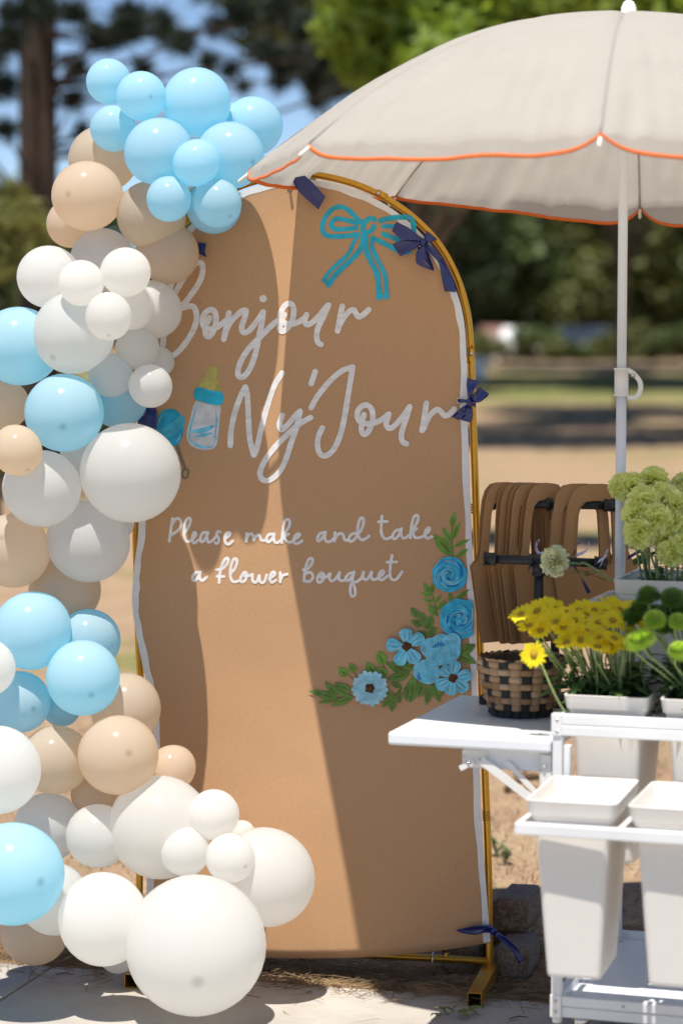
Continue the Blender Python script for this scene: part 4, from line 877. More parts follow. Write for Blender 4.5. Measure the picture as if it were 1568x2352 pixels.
# key: x, y, rx, ry, visible tip (or None), label, fixed depth (or None); order = back to front
B = [
 ('b', 530, 285, 50, 50, None, 'pale blue balloon wedged deep between the largest top balloons'),
 ('t', 237, 365, 82, 75, None, 'sand balloon half hidden behind the small blue one at the top of the garland'),
 ('b', 580, 290, 66, 72, None, 'pale blue balloon furthest to the umbrella side at the top of the garland'),
 ('t', 165, 512, 54, 60, None, 'sand balloon peeking out behind the big sand balloon at the outer side'),
 ('w', 270, 1200, 38, 40, None, 'white balloon edge showing next to the gold pole below the giant white balloon'),
 ('w', 200, 1050, 62, 62, None, 'white balloon buried between the spotted blue balloon and the giant white one'),
 ('b', 270, 915, 70, 68, None, 'deep blue shaded balloon behind the small white ones beside the rattle'),
 ('w', 365, 830, 33, 38, None, 'small shaded white balloon tucked behind the others at the sign edge'),
 ('b', 250, 187, 51, 54, None, 'small pale blue balloon at the very top of the garland'),
 ('b', 452, 235, 76, 84, None, 'largest pale blue balloon of the top cluster'),
 ('b', 260, 295, 53, 54, None, 'small pale blue balloon over the half hidden sand balloon'),
 ('b', 325, 220, 57, 58, (347, 222), 'small pale blue balloon with a tip spot second from the top'),
 ('b', 490, 476, 64, 61, None, 'pale blue balloon at the underside of the top cluster against the kraft paper'),
 ('b', 528, 357, 76, 80, (580, 372), 'large pale blue balloon touching the umbrella tip'),
 ('b', 363, 348, 79, 77, None, 'large pale blue balloon in the middle of the top cluster'),
 ('w', 235, 597, 75, 72, None, 'white balloon with a hard shadow edge just under the sand balloons'),
 ('t', 385, 580, 73, 71, None, 'sand balloon touching the first letter of the greeting'),
 ('t', 347, 495, 78, 80, None, 'sand balloon under the two small blue balloons'),
 ('t', 201, 450, 81, 83, (160, 446), 'big sand balloon with a dark tip spot'),
 ('b', 388, 457, 51, 54, None, 'small pale blue balloon in front of a sand balloon'),
 ('b', 499, 467, 55, 57, (529, 496), 'small pale blue balloon with a tip spot lowest in the top cluster'),
 ('b', 451, 374, 53, 55, None, 'small pale blue balloon at the front centre of the top cluster'),
 ('w', 113, 636, 71, 76, None, 'white balloon at the outer edge above the blue balloon'),
 ('w', 350, 711, 63, 72, None, 'shaded white balloon against the first letter of the greeting'),
 ('b', 45, 795, 90, 95, None, 'pale blue balloon at the outer edge under the upper white cluster'),
 ('w', 305, 705, 55, 53, None, 'white balloon with a bright sunlit rim in the upper white cluster'),
 ('w', 316, 799, 53, 49, None, 'shaded white balloon at the lower part of the upper white cluster'),
 ('w', 170, 764, 95, 94, (125, 816), 'large white balloon with a tip spot in the upper white cluster'),
 ('w', 187, 650, 51, 55, None, 'small white balloon at the upper front of the white cluster'),
 ('w', 289, 625, 57, 58, None, 'small white balloon under the sand balloons next to its twin'),
 ('w', 250, 727, 53.5, 55, (250, 769), 'small white balloon at the centre front of the upper white cluster'),
 ('w', 255, 862, 50, 54, None, 'shaded white balloon above the deep blue one'),
 ('w', 346, 887, 51, 50, None, 'small white balloon nearest the painted baby bottle'),
 ('t', 30, 1265, 85, 88, (6, 1237), 'sand balloon in shade at the outer edge under the white balloons'),
 ('t', 150, 1355, 86, 80, None, 'shaded sand balloon behind the sunlit white one halfway down'),
 ('b', 205, 1470, 73, 72, None, 'shaded blue balloon next to the gap in front of dry ground'),
 ('w', 203, 1243, 93, 99, None, 'white balloon with a sunlit patch below the giant white one'),
 ('w', 300, 1086, 119, 113, None, 'giant grey white balloon in shade beside the painted rattle'),
 ('w', 97, 1122, 95, 85, None, 'white balloon with a sliver of sun under the spotted blue one'),
 ('b', 148, 948, 89, 94, (145, 979), 'blue balloon with a dark tip spot and a curved shadow'),
 ('t', 40, 1035, 59, 57, (64, 1079), 'small sand balloon, lower of the two at the outer edge'),
 ('t', 14, 929, 54, 55, (18, 882), 'small sand balloon, upper of the two at the outer edge'),
 ('b', 142, 1625, 45, 45, None, 'small deep blue balloon hidden among the lower blue ones'),
 ('t', 395, 1765, 50, 58, None, 'sand balloon against the kraft paper above the white base cluster'),
 ('t', 289, 1627, 94, 72, None, 'sand balloon covering the lower part of the white sign border'),
 ('b', 73, 1449, 87, 94, None, 'pale blue balloon, uppermost of the lower blue group'),
 ('b', 191, 1557, 83, 91, (210, 1596), 'pale blue balloon, nearest to the sign in the lower blue group'),
 ('b', 45, 1612, 65, 80, (78, 1628), 'pale blue balloon, lowest of the lower blue group'),
 ('w', -30, 1533, 57, 78, None, 'white balloon cut by the picture edge beside the lower blue group'),
 ('t', 218, 1822, 62, 50, None, 'dark shaded sand balloon deep above the white base cluster'),
 ('t', 128, 1745, 70, 91, None, 'sand balloon with a shadow edge between two lower neighbours'),
 ('t', 272, 1734, 93, 94, (296, 1730), 'large sunlit sand balloon with a tip spot in the lower group'),
 ('w', -5, 1768, 92, 112, None, 'white balloon cut by the picture edge above the big blue one'),
 ('w', 555, 1915, 30, 33, None, 'small white balloon peeking out at the sign side of the base cluster'),
 ('w', 560, 1992, 32, 48, None, 'shaded white balloon between the small ones and the one at the sign'),
 ('w', 110, 1900, 88, 72, None, 'shaded white balloon behind the big blue one near the base'),
 ('w', 270, 2190, 40, 51, None, 'white balloon showing a sliver just above the left foot of the stand'),
 ('t', 80, 2138, 88, 72, None, 'dark sand balloon resting on the shaded concrete'),
 ('w', 125, 2065, 72, 96, None, 'white balloon between the big blue one and the base cluster'),
 ('w', 225, 1920, 62, 88, None, 'white balloon with a shadow edge at the outer side of the base cluster'),
 ('w', 611, 2015, 106, 121, None, 'white balloon furthest toward the sign centre at the base', 5.76),
 ('w', 368, 1900, 112, 127, None, 'large upper white balloon of the base cluster'),
 ('w', 491, 1871, 58, 60, None, 'small white balloon on the shoulder of the large upper base balloon'),
 ('w', 424, 1955, 58, 58, None, 'small white balloon in the middle of the base cluster'),
 ('w', 529, 1971, 57, 58, (564, 1990), 'small white balloon with a tip spot in the base cluster'),
 ('b', 30, 2007, 114, 125, (96, 2026), 'big pale blue balloon at the lower outer edge'),
 ('w', 238, 2112, 92, 121, None, 'tall white balloon beside the biggest white one'),
 ('w', 450, 2171, 163, 162, (455, 2250), 'biggest white balloon resting on the concrete', 5.70),
]
LOWY = {'large upper white balloon': 5.85, 'small white balloon on the shoulder': 5.785, 'small white balloon in the middle of the base': 5.755, 'small white balloon with a tip spot in the base': 5.735, 'white balloon furthest toward': 5.83, 'biggest white balloon': 5.64, 'small white balloon peeking out at the sign side': 6.0, 'shaded white balloon between the small ones': 5.93}
placed = []
rb = random.Random(5)
for ib, e in enumerate(B):
    k, x, y, rx, ry, tip, lab = e[:7]; fixed = e[7] if len(e) > 7 else TOPY.get(ib)
    for kk_, vv_ in LOWY.items():
        if lab.startswith(kk_): fixed = vv_
    rpx = math.sqrt(rx * ry); py = max(y, 0)
    Y = 6.13 - 0.20 * ss((py - 900) / 1100.0) + 0.02 * rb.random()
    if fixed: Y = fixed
    else:
        for _ in range(3):
            for (q, qr) in placed:
                c = at(x, y, Y); r = rpx / FPX * axis(c); L = (r + qr) * 0.92
                lat = math.hypot(c.x - q.x, c.z - q.z)
                if lat < L:
                    need = q.y - math.sqrt(L * L - lat * lat)
                    if Y > need: Y = need
        Y = max(Y, 5.50)
    c = at(x, y, Y); r = rpx / FPX * axis(c)
    if c.z < r * 1.0:                      # never below the pavement
        c.z = r
    placed.append((c, r))
    view = (Vector((0, 0, CAMH)) - c).normalized(); rt = Vector((1, 0, 0)); upv = view.cross(rt).normalized(); upv = upv if upv.z > 0 else -upv
    if tip:
        a = (tip[0] - x) / rpx; b = -(tip[1] - y) / rpx; d = rt * a + upv * b + view * math.sqrt(max(0.02, 1 - a * a - b * b))
    else:
        d = view * .7 + rt * rb.uniform(-.8, .8) + upv * rb.uniform(-.8, .5)
    q = d.normalized().to_track_quat('Z', 'Y')
    o = bpy.data.objects.new('balloon', BME[k, bool(tip)]); COL.objects.link(o)
    o.location = c; o.rotation_mode = 'QUATERNION'; o.rotation_quaternion = q; sxy = 1 + rb.uniform(-.012, .012); o.scale = (r * sxy * .985, r / sxy * .985, r * rb.uniform(1.0, 1.05))
    tag(o, lab, 'balloon', 'balloons of the garland')
    kn = mob('knot', KV, KF, MB[k, False], None, True); kn.parent = o
print('BALLOON DEPTHS', [round(c.y, 2) for c, r in placed])

# ================================================================== UMBRELLA
UC = Vector((0.664, 5.75, 2.001)); UR = 0.90; HD = 0.365; DEL = R(9.5); TILT = R(2.0)
def tiltp(p):                                     # canopy tips slightly, near side up, about the hub
    q = p - UC; return UC + Vector((q.x + q.z * .03, q.y + q.z * .02, q.z - q.y * .02 - q.x * .03))
def rib_dir(al): return Vector((-math.sin(al), -math.cos(al), 0))      # al = 0 faces the camera, grows toward picture left
def canopy_pt(al0, f, s, wr=True, i=0):
    al = al0 + f * math.pi / 4; d = rib_dir(al)
    k = math.cos(math.pi / 8) / math.cos((f - .5) * math.pi / 4); kk = 1 + (k - 1) * (.35 + .65 * min(s, 1))
    e = 1 - abs(2 * f - 1) ** 9
    s1 = min(s, 1.0); ext = max(0, s - 1.0)
    r = UR * s1 * kk; z = HD * (1 - s1 ** 2.05)
    z += 0.012 * math.sin(math.pi * s1) * e            # slack cloth billows a little between ribs
    hem = ext / 0.1
    sag = (.036, .030, .026 - .014 * f,   .008 + .044 * f, .052, .045, .036, .036)[i]; r += 0.010 * e * hem; z -= sag * e * hem
    if wr:
        nf = min(f, 1 - f); fold = math.exp(-(((1 - s1) / .28) ** 2)) * math.exp(-(nf / .3) ** 2)
        z += .0045 * fold * math.sin(nf * 75 + al0 * 3) * (s1 ** 2) * (1 - min(1, hem))
        q = Vector((d.x * r * 5, d.y * r * 5, al0))
        z += .006 * noise.noise(q * 1.3) * s1 + .004 * noise.noise(q * 3.0) * ss((s1 - .55) / .4) * (1 - .7 * min(1, hem))
        cr = .5 - abs(noise.noise(Vector((f * 7 + al0, s1 * 3.0 + f * 5, 1)))) + .6 * (.5 - abs(noise.noise(Vector((f * 16 - s1 * 9, s1 * 6 + f * 9, al0)))))
        z += (.022 if 2 <= i <= 4 else .007) * (cr - .6) * ss((s1 - .45) / .3) * (1 - .88 * min(1, hem)) * e
        r += .004 * noise.noise(q * 1.6 + Vector((5, 1, 2))) * hem
    return tiltp(UC + d * r + Vector((0, 0, z)))
umb = thing('market_umbrella', 'large off white umbrella with scalloped orange trimmed edge over the flower cart', 'umbrella', (UC.x, UC.y, 0.95))
nf, ns = 48, 44
for i in range(8):
    al0 = DEL + i * math.pi / 4; V = []; svals = [j / (ns - 4) for j in range(1, ns - 3)] + [1.025, 1.05, 1.075, 1.1]
    for s in svals:
        for j in range(nf + 1): V.append(canopy_pt(al0, j / nf, s, True, i))
    m = nf + 1; F = [(a * m + b, a * m + b + 1, (a + 1) * m + b + 1, (a + 1) * m + b) for a in range(len(svals) - 1) for b in range(nf)]
    c = len(V); V.append(tiltp(UC + Vector((0, 0, HD)))); F += [(c, b + 1, b) for b in range(nf)]
    pn = mob('canopy_panel', V, F, M['canopy'], umb, True)
    TV = []; TF = []
    for j in range(nf + 1):
        p = canopy_pt(al0, j / nf, 1.1, True, i); q = canopy_pt(al0, j / nf, 1.075, True, i); d = (p - q)
        d = d.normalized() if d.length > 1e-5 else Vector((0, 0, -1)); rd = rib_dir(al0 + j / nf * math.pi / 4)
        dn = (Vector((0, 0, -1)) * .8 + rd * .3).normalized()
        for a, b in ((-.0012, .0016), (.0075, .0010), (.0075, -.0010), (-.0012, -.0016)): TV.append(p + dn * a + rd * b)
    for j in range(nf):
        for k in range(4): TF.append((j * 4 + k, j * 4 + (k + 1) % 4, (j + 1) * 4 + (k + 1) % 4, (j + 1) * 4 + k))
    mob('orange_trim', TV, TF, M['orange'], pn, True)
    pts = [tiltp(UC + rib_dir(al0) * UR * s + Vector((0, 0, HD * (1 - s ** 2.05) - .008))) for s in [k / 12 for k in range(1, 13)]]
    rb_ = tube('rib', pts, .0026, M['steel'], umb, 6)
    tip = pts[-1]; dd = (pts[-1] - pts[-2]).normalized()
    tube('rib_tip', [tip - dd * .004, tip + dd * .012, tip + dd * .03, tip + dd * .034], [.0045, .0042, .0042, .002], M['plastic'], rb_, 8, world=False)
    sp = [tiltp(UC + rib_dir(al0) * (UR * s + .001) + Vector((0, 0, HD * (1 - s ** 2.05) + .0016))) for s in [k / 14 for k in range(1, 15)]]; sd = Vector((math.cos(al0), -math.sin(al0), 0)) * .003
    mob('seam', [q + sd * u for q in sp for u in (-1, 1)], [(2 * k, 2 * k + 1, 2 * k + 3, 2 * k + 2) for k in range(13)], M['canopy'], pn, True, world=False, solid=.0008)
    tube('stretcher', [UC + Vector((0, 0, .18)) + rib_dir(al0) * .018, tiltp(UC + rib_dir(al0) * UR * .45 + Vector((0, 0, HD * (1 - .45 ** 2.05) - .012)))], .0025, M['steel'], umb, 6)
top = tiltp(UC + Vector((0, 0, HD)))
tube('finial', [top + Vector((0, 0, -.005)), top + Vector((0, 0, .004)), top + Vector((0, 0, .005)), top + Vector((0, 0, .03)), top + Vector((0, 0, .042)), top + Vector((0, 0, .048))], [.028, .027, .019, .018, .012, .002], M['plastic'], umb, 20)
tube('pole', [(UC.x, UC.y, 0.16), (UC.x, UC.y, 1.50)], .0122, M['pole'], umb, 20)
tube('pole', [(UC.x, UC.y, 1.49), (UC.x + .001, UC.y, 2.355)], .0112, M['pole'], umb, 20)
tube('slider', [(UC.x, UC.y, 2.16), (UC.x, UC.y, 2.22)], .018, M['plastic'], umb, 18)
# height clip with its finger loop
zc0, zc1 = at(1418, 910, UC.y).z, at(1418, 845, UC.y).z
cp = tube('clip_collar', [(UC.x, UC.y, zc0), (UC.x, UC.y, zc0 + .004), (UC.x, UC.y, zc0 + .0045), (UC.x, UC.y, zc1 - .0045), (UC.x, UC.y, zc1 - .004), (UC.x, UC.y, zc1)], [.0185, .0185, .0165, .0165, .0185, .0185], M['plastic'], umb, 22)
zm = (zc0 + zc1) / 2; h = zc1 - zc0
tube('finger_loop', catmull([(UC.x + .012, UC.y - .004, zc1 - .004), (UC.x + .028, UC.y - .006, zc1 - .014), (UC.x + .043, UC.y - .008, zm), (UC.x + .043, UC.y - .008, zc0 + .012), (UC.x + .033, UC.y - .006, zc0 - .003), (UC.x + .014, UC.y - .004, zc0 - .004)], 6), .0062, M['plastic'], cp, 10, world=False)
tube('bolt', [(UC.x + .026, UC.y - .012, zc1 - .017), (UC.x + .026, UC.y - .016, zc1 - .017)], .005, M['steel'], cp, 10, world=False)

# ================================================================== FLOWER CART
PHI = R(18); CO = Vector((0.457, 5.2, 0)); ex = Vector((math.cos(PHI), -math.sin(PHI), 0)); ey = Vector((math.sin(PHI), math.cos(PHI), 0))
def CW(x, y, z): return CO + ex * x + ey * y + Vector((0, 0, z))
cart = thing('flower_cart', 'white metal flower cart with tiered trays and a folding table leaf', 'cart', CO, -PHI)
W, D = 0.86, 0.64
zb, zt = 0.137, 0.757
SCR = []
def cb(name, *a, mat='cart', parent=None, bev=.0025): return box(name, *a, M[mat], parent or cart, bev)
for (x, y, z1) in ((0, 0, .757), (W - .022, 0, .757), (0, D - .022, 1.0), (W - .022, D - .022, 1.0)): cb('leg', x, x + .022, y, y + .022, zb + .048, z1)
for (x, y) in ((-.002, -.002), (W - .024, -.002), (-.002, D - .024), (W - .024, D - .024)): cb('corner_cap', x, x + .026, y, y + .026, zb - .002, zb + .049, mat='plastic')
cb('base_rail', .024, W - .024, 0.002, .024, zb, zb + .0235); cb('base_rail', .024, W - .024, 0.0, .022, zb + .0245, zb + .047)
cb('base_rail', .024, W - .024, D - .022, D, zb, zb + .047)
for x in (0, W - .022): cb('base_rail', x, x + .022, .024, D - .024, zb, zb + .047)
cb('bottom_shelf', .0225, W - .0225, .0225, D - .0225, zb + .020, zb + .030, mat='leafwhite')
for x in (.06, W - .08):
    for y in (.04, D - .04):
        c = tube('caster', [(x, y, zb), (x, y, zb - .03)], .016, M['steel'], cart, 12, world=False)
        tube('wheel', [(x - .012, y - .01, .05), (x + .012, y - .01, .05)], .05, M['rubber'], c, 20, world=False); cb('fork', x - .018, x - .0135, y - .035, y + .02, .045, zb - .025, mat='steel', parent=c); cb('fork', x + .0135, x + .018, y - .035, y + .02, .045, zb - .025, mat='steel', parent=c)
for (x, y) in ((.012, .012), (W - .012, .012)): tube('foot_plug', [(x, y, zb - .002), (x, y, zb - .014)], .011, M['plastic'], cart, 12, world=False)
for (x, z) in ((.011, zb + .012), (.011, zb + .036), (.011, .768), (.011, .793)): tube('screw', [(x, -.002, z), (x, -.0052, z)], .0032, M['steel'], cart, 8, world=False)
for x in (.16, .43, .70): tube('screw', [(x, .0005, zb + .036), (x, -.0022, zb + .036)], .0030, M['steel'], cart, 8, world=False)
# middle tier frame
cb('tier_rail', .0, W, -.001, .021, .7575, .7805); cb('tier_rail', .0, W, .001, .0225, .7815, .804)
cb('corner_cap', -.0025, .021, -.004, .0195, .7565, .8055, mat='cart')
for x in (0.0, .197, .412, .627, W - .018): cb('tier_rail', x, x + .018, .0235, .352, .764, .796)
cb('tier_rail', 0, W, .3525, .374, .76, .80)
# upper tier frame
for (y0, y1) in ((.352, .368), (D - .018, D - .002)): cb('tier_rail', -.012, W, y0, y1, .982, 1.012)
for x in (-.012, W - .016): cb('tier_rail', x, x + .016, .3685, D - .0185, .982, 1.012)
cb('tier_shelf', .0045, W - .0165, .3685, D - .0185, .984, .988, mat='leafwhite')
for x in (.0, W - .02): cb('leg', x, x + .02, .3745, .3925, zb + .05, .9815)
# hanging front tray frame
zt0, zt1 = .609, .633
cb('tray_rail', .004, W, -.355, -.3355, zt0, zt1); cb('tray_rail', .004, W, -.040, -.024, zt0, zt1)
for x in (.004, .212, .427, .642, W - .014): cb('tray_rail', x, x + .012, -.335, -.0405, zt0, zt1)
for x in (.03, W - .05): cb('tray_arm', x, x + .014, -.0235, -.0005, zt0 - .004, .74)
# folding table leaf with its locking bracket
lf = cb('table_leaf', -.372, -.003, -.004, .60, .718, .747, mat='leafwhite', bev=.006)
br = cb('hinge_rail', -.205, -.003, .024, .027, .672, .7175)
cb('hinge_tab', -.208, -.150, .0215, .0235, .676, .712, mat='plastic', parent=br, bev=.001); cb('leg_bracket', -.03, -.0045, .012, .0155, .60, .712, mat='plastic', parent=br, bev=.004)
def arm(p, q, w, th, y, parent, mat='plastic'):
    p, q = Vector((p[0], y, p[1])), Vector((q[0], y, q[1])); d = (q - p).normalized(); n = Vector((-d.z, 0, d.x)) * w / 2; V = [v + Vector((0, dy, 0)) for dy in (0, th) for v in (p - n, q - n, q + n, p + n)]
    return mob('brace_arm', V, [(3, 2, 1, 0), (4, 5, 6, 7), (0, 1, 5, 4), (1, 2, 6, 5), (2, 3, 7, 6), (3, 0, 4, 7)], M[mat], parent, world=False)
arm((-.165, .695), (-.018, .592), .018, .0025, .0085, br); arm((-.21, .672), (-.178, .688), .012, .0025, .009, br); arm((-.105, .69), (-.018, .603), .012, .002, .0175, br)
for (x, z) in ((-.165, .694), (-.018, .594), (-.02, .685), (-.19, .685), (-.2, .70)): tube('rivet', [(x, .0085, z), (x, .0065, z)], .0035, M['steel'], br, 8, world=False)

# ------------------------------------------------------------------ buckets
def rrect(hw, hd, z, r, n=5):
    out = []
    for cx, cy, a0 in ((hw - r, hd - r, 0), (-hw + r, hd - r, 90), (-hw + r, -hd + r, 180), (hw - r, -hd + r, 270)):
        for k in range(n): a = R(a0 + 90 * k / (n - 1)); out.append((cx + r * math.cos(a), cy + r * math.sin(a), z))
    return out
def loops(ls):
    V = []; F = []; m = len(ls[0])
    for L in ls: V += L
    for j in range(len(ls) - 1):
        for k in range(m): F.append((j * m + k, j * m + (k + 1) % m, (j + 1) * m + (k + 1) % m, (j + 1) * m + k))
    F.append(tuple(reversed(range(m)))); F.append(tuple((len(ls) - 1) * m + k for k in range(m))); return V, F
hw, hd = .093, .146
body_d = loops([rrect(.050, .099, -.374, .010), rrect(.054, .103, -.373, .012), rrect(.056, .105, -.366, .012), rrect(.078, .131, -.048, .014), rrect(.082, .134, -.044, .014), rrect(.084, .135, -.034, .014), rrect(.080, .130, -.034, .012), rrect(.050, .099, -.36, .01)])
rim_d = loops([rrect(.0845, .1355, -.0335, .014), rrect(.089, .141, -.031, .015), rrect(hw, hd, -.004, .016), rrect(hw + .001, hd + .001, -.001, .016), rrect(hw, hd, 0, .015), rrect(hw - .003, hd - .003, 0, .014), rrect(hw - .004, hd - .004, -.002, .013), rrect(.085, .137, -.033, .012), rrect(.0835, .134, -.036, .012)])
ins_d = loops([rrect(.0845, .136, -.038, .012), rrect(.0845, .136, -.0345, .012), rrect(.064, .108, -.0345, .010), rrect(.060, .102, -.068, .010)])
BMES = []
for nm, dt in (('bucket_body', body_d), ('rim', rim_d), ('insert', ins_d)):
    me = bpy.data.meshes.new(nm); v, f = dt
    if nm == 'rim': f = f[:-2]
    me.from_pydata(v, [], f); me.materials.append(M['bucket']); me.update(); BMES.append(me)
def bucket(x, y, z, lab, rz=0.0, empty=True):
    t = thing('flower_bucket', lab, 'bucket', CW(x, y, z), -PHI + rz, 'tapered white flower buckets')
    for me in BMES[:3 if empty else 2]:
        o = dob(me.name, me, t, Matrix.Identity(4))
    return t
bucket(.112, -.195, .68, 'empty tapered white bucket in the low front tray nearest the sign', R(2))
bucket(.325, -.20, .68, 'empty tapered white bucket in the low front tray, next one along', R(1))
bucket(.540, -.195, .68, 'empty tapered white bucket in the low front tray, mostly out of the picture')
bucket(.107, .186, .842, 'white bucket full of yellow daisies in the middle tray', 0, False)
bucket(.319, .186, .842, 'white bucket of green button mums in the middle tray beside the daisies', 0, False)
bucket(.150, .500, 1.066, 'white bucket of pale green carnations on the top tier', 0, False)
bucket(.362, .500, 1.066, 'white bucket on the top tier further along from the carnations', 0, False)

# ------------------------------------------------------------------ flowers
fr = random.Random(17)
def petal_ring(n, r0, r1, wd, cup, mat, two=True, name='petal_ring'):
    V = []; F = []; V.append((0, 0, 0))
    for lay in range(2 if two else 1):
        for k in range(n):
            a = 2 * math.pi * (k + .5 * lay) / n + fr.uniform(-.07, .07); L = r1 * fr.uniform(.86, 1.06) * (1 - .12 * lay); c = cup * fr.uniform(.5, 1.3) + .12 * lay
            d = Vector((math.cos(a), math.sin(a), 0)); s = Vector((-d.y, d.x, 0)); b = len(V)
            for (u, wv) in ((r0 / L, .45), (.4, .8), (.68, 1.0), (.88, .75), (1.0, .1)):
                z = c * L * (u ** 1.6) * .5 - .10 * L * max(0, u - .7)
                V.append(d * (L * u) + s * wd * wv * .5 + Vector((0, 0, z - .0015))); V.append(d * (L * u) - s * wd * wv * .5 + Vector((0, 0, z - .0015)))
            F += [(b + 2 * i, b + 2 * i + 1, b + 2 * i + 3, b + 2 * i + 2) for i in range(4)] + [(0, b, b + 1)]
    me = bpy.data.meshes.new(name); me.from_pydata([tuple(v) for v in V], [], F); me.materials.append(mat)
    for p in me.polygons: p.use_smooth = True
    return me
DAISY = [petal_ring(14, .006, .037, .0088, c, M['daisy']) for c in (.25, .5, .8)]
def dome(r, h, mat, name, bump=.0):
    V = [(0, 0, h)]; F = []; u, v = 14, 5
    for j in range(1, v + 1):
        t = j / v * math.pi / 2
        for i in range(u): a = 2 * math.pi * i / u; k = 1 + bump * math.sin(i * 5 + j * 3); V.append((r * math.sin(t) * math.cos(a) * k, r * math.sin(t) * math.sin(a) * k, h * math.cos(t) * k))
    for i in range(u): F.append((0, 1 + i, 1 + (i + 1) % u))
    for j in range(v - 1):
        for i in range(u): a = 1 + j * u + i; b = 1 + j * u + (i + 1) % u; F.append((a, a + u, b + u, b))
    F.append(tuple(1 + (v - 1) * u + i for i in reversed(range(u))))
    me = bpy.data.meshes.new(name); me.from_pydata(V, [], F); me.materials.append(mat)
    for p in me.polygons: p.use_smooth = True
    return me
EYE = dome(.0095, .0055, M['daisy_c'], 'flower_eye', .05)
def pompon(r, mat, n=120, fl=.55, name='petal_head'):
    V = []; F = []
    for k in range(n):
        zz = 1 - 1.7 * (k + .5) / n; a = k * 2.39996; rr = math.sqrt(max(0, 1 - zz * zz)); d = Vector((rr * math.cos(a), rr * math.sin(a), zz)); s = d.cross(Vector((.3, .2, 1))).normalized() * r * .13; t = d.cross(s).normalized() * r * .15
        p = Vector((d.x * r, d.y * r, d.z * r * fl + r * .2)); b = len(V); q = p * .62
        V += [q - s * .5, q + s * .5, p + s + t * .3, p + d * r * .34 + t * .6, p - s + t * .3]; F += [(b, b + 1, b + 2, b + 3, b + 4)]
    me0 = len(V)
    for j in range(1, 7):
        for i in range(12): t = math.pi * j / 7; a = 2 * math.pi * i / 12; V.append((r * .72 * math.sin(t) * math.cos(a), r * .72 * math.sin(t) * math.sin(a), r * .72 * fl * math.cos(t) + r * .2))
    for j in range(5):
        for i in range(12): a = me0 + j * 12 + i; b = me0 + j * 12 + (i + 1) % 12; F.append((a, a + 12, b + 12, b))
    me = bpy.data.meshes.new(name); me.from_pydata([tuple(v) for v in V], [], F); me.materials.append(mat); return me
MUM = pompon(.020, M['mum'], 230, .85); MUMD = pompon(.023, M['mumd'], 230, .62)
def carnation(r, mat, seed, name='petal_head'):
    g = random.Random(seed); V = []; F = []
    for (cnt, el, L, sp) in ((9, -.15, 1.0, .50), (8, .28, .98, .52), (7, .72, .92, .55), (6, 1.1, .86, .6), (4, 1.4, .8, .7)):
        for m in range(cnt):
            az = 2 * math.pi * (m + g.uniform(-.25, .25)) / cnt + el * 3; e2 = el + g.uniform(-.15, .15); LL = L * g.uniform(.88, 1.06); b = len(V); n = 11; ph = g.uniform(0, 6)
            ax = Vector((math.cos(e2) * math.cos(az), math.cos(e2) * math.sin(az), math.sin(e2))); s = Vector((-math.sin(az), math.cos(az), 0)); t = ax.cross(s)
            for u in (.1, .4, .68, .88, 1.0):
                for k in range(n):
                    q = k / (n - 1) * 2 - 1; edge = 1 - .16 * q * q + (.05 * math.sin(k * 2.6 + ph) if u > .95 else 0)
                    wav = .20 * u ** 2.5 * math.sin(q * 5.2 + ph) + .05 * u ** 4 * g.uniform(-1, 1)
                    V.append(ax * r * LL * u * edge + s * r * q * sp * u ** .8 * 1.25 - t * r * (wav + .12 * u * u) + Vector((0, 0, r * .12)))
            for j in range(4):
                for k in range(n - 1): a = b + j * n + k; F.append((a, a + 1, a + n + 1, a + n))
    me = bpy.data.meshes.new(name); me.from_pydata([tuple(v) for v in V], [], F); me.materials.append(mat)
    for q in me.polygons: q.use_smooth = True
    return me
CARN = [carnation(.042, M['carn'], s) for s in (1, 2, 3)]; CREAM = carnation(.037, M['cream'], 9)
CAL = dome(.011, .022, M['stem'], 'calyx')
LEAFS = []
for s in range(3):
    V = [(0, 0, 0)]; F = []; g = random.Random(s)
    for k in range(5):
        a = g.uniform(0, 6.28); L = g.uniform(.03, .055); d = Vector((math.cos(a), math.sin(a), g.uniform(-.3, .9))).normalized(); sd = d.cross(Vector((0, 0, 1))).normalized(); b = len(V)
        for (u, wv) in ((.15, .25), (.3, .5), (.42, .3), (.6, .62), (.75, .35), (1, .02)):
            for q in (-1, 1): V.append(d * L * u + sd * q * wv * L * .36 + Vector((0, 0, -.25 * L * u * u + .04 * L * abs(q))))
        F += [(0, b + 1, b)] + [(b + 2 * i, b + 2 * i + 1, b + 2 * i + 3, b + 2 * i + 2) for i in range(5)]
    me = bpy.data.meshes.new('leaf_spray'); me.from_pydata([tuple(v) for v in V], [], F); me.materials.append(M['leafd']); LEAFS.append(me)
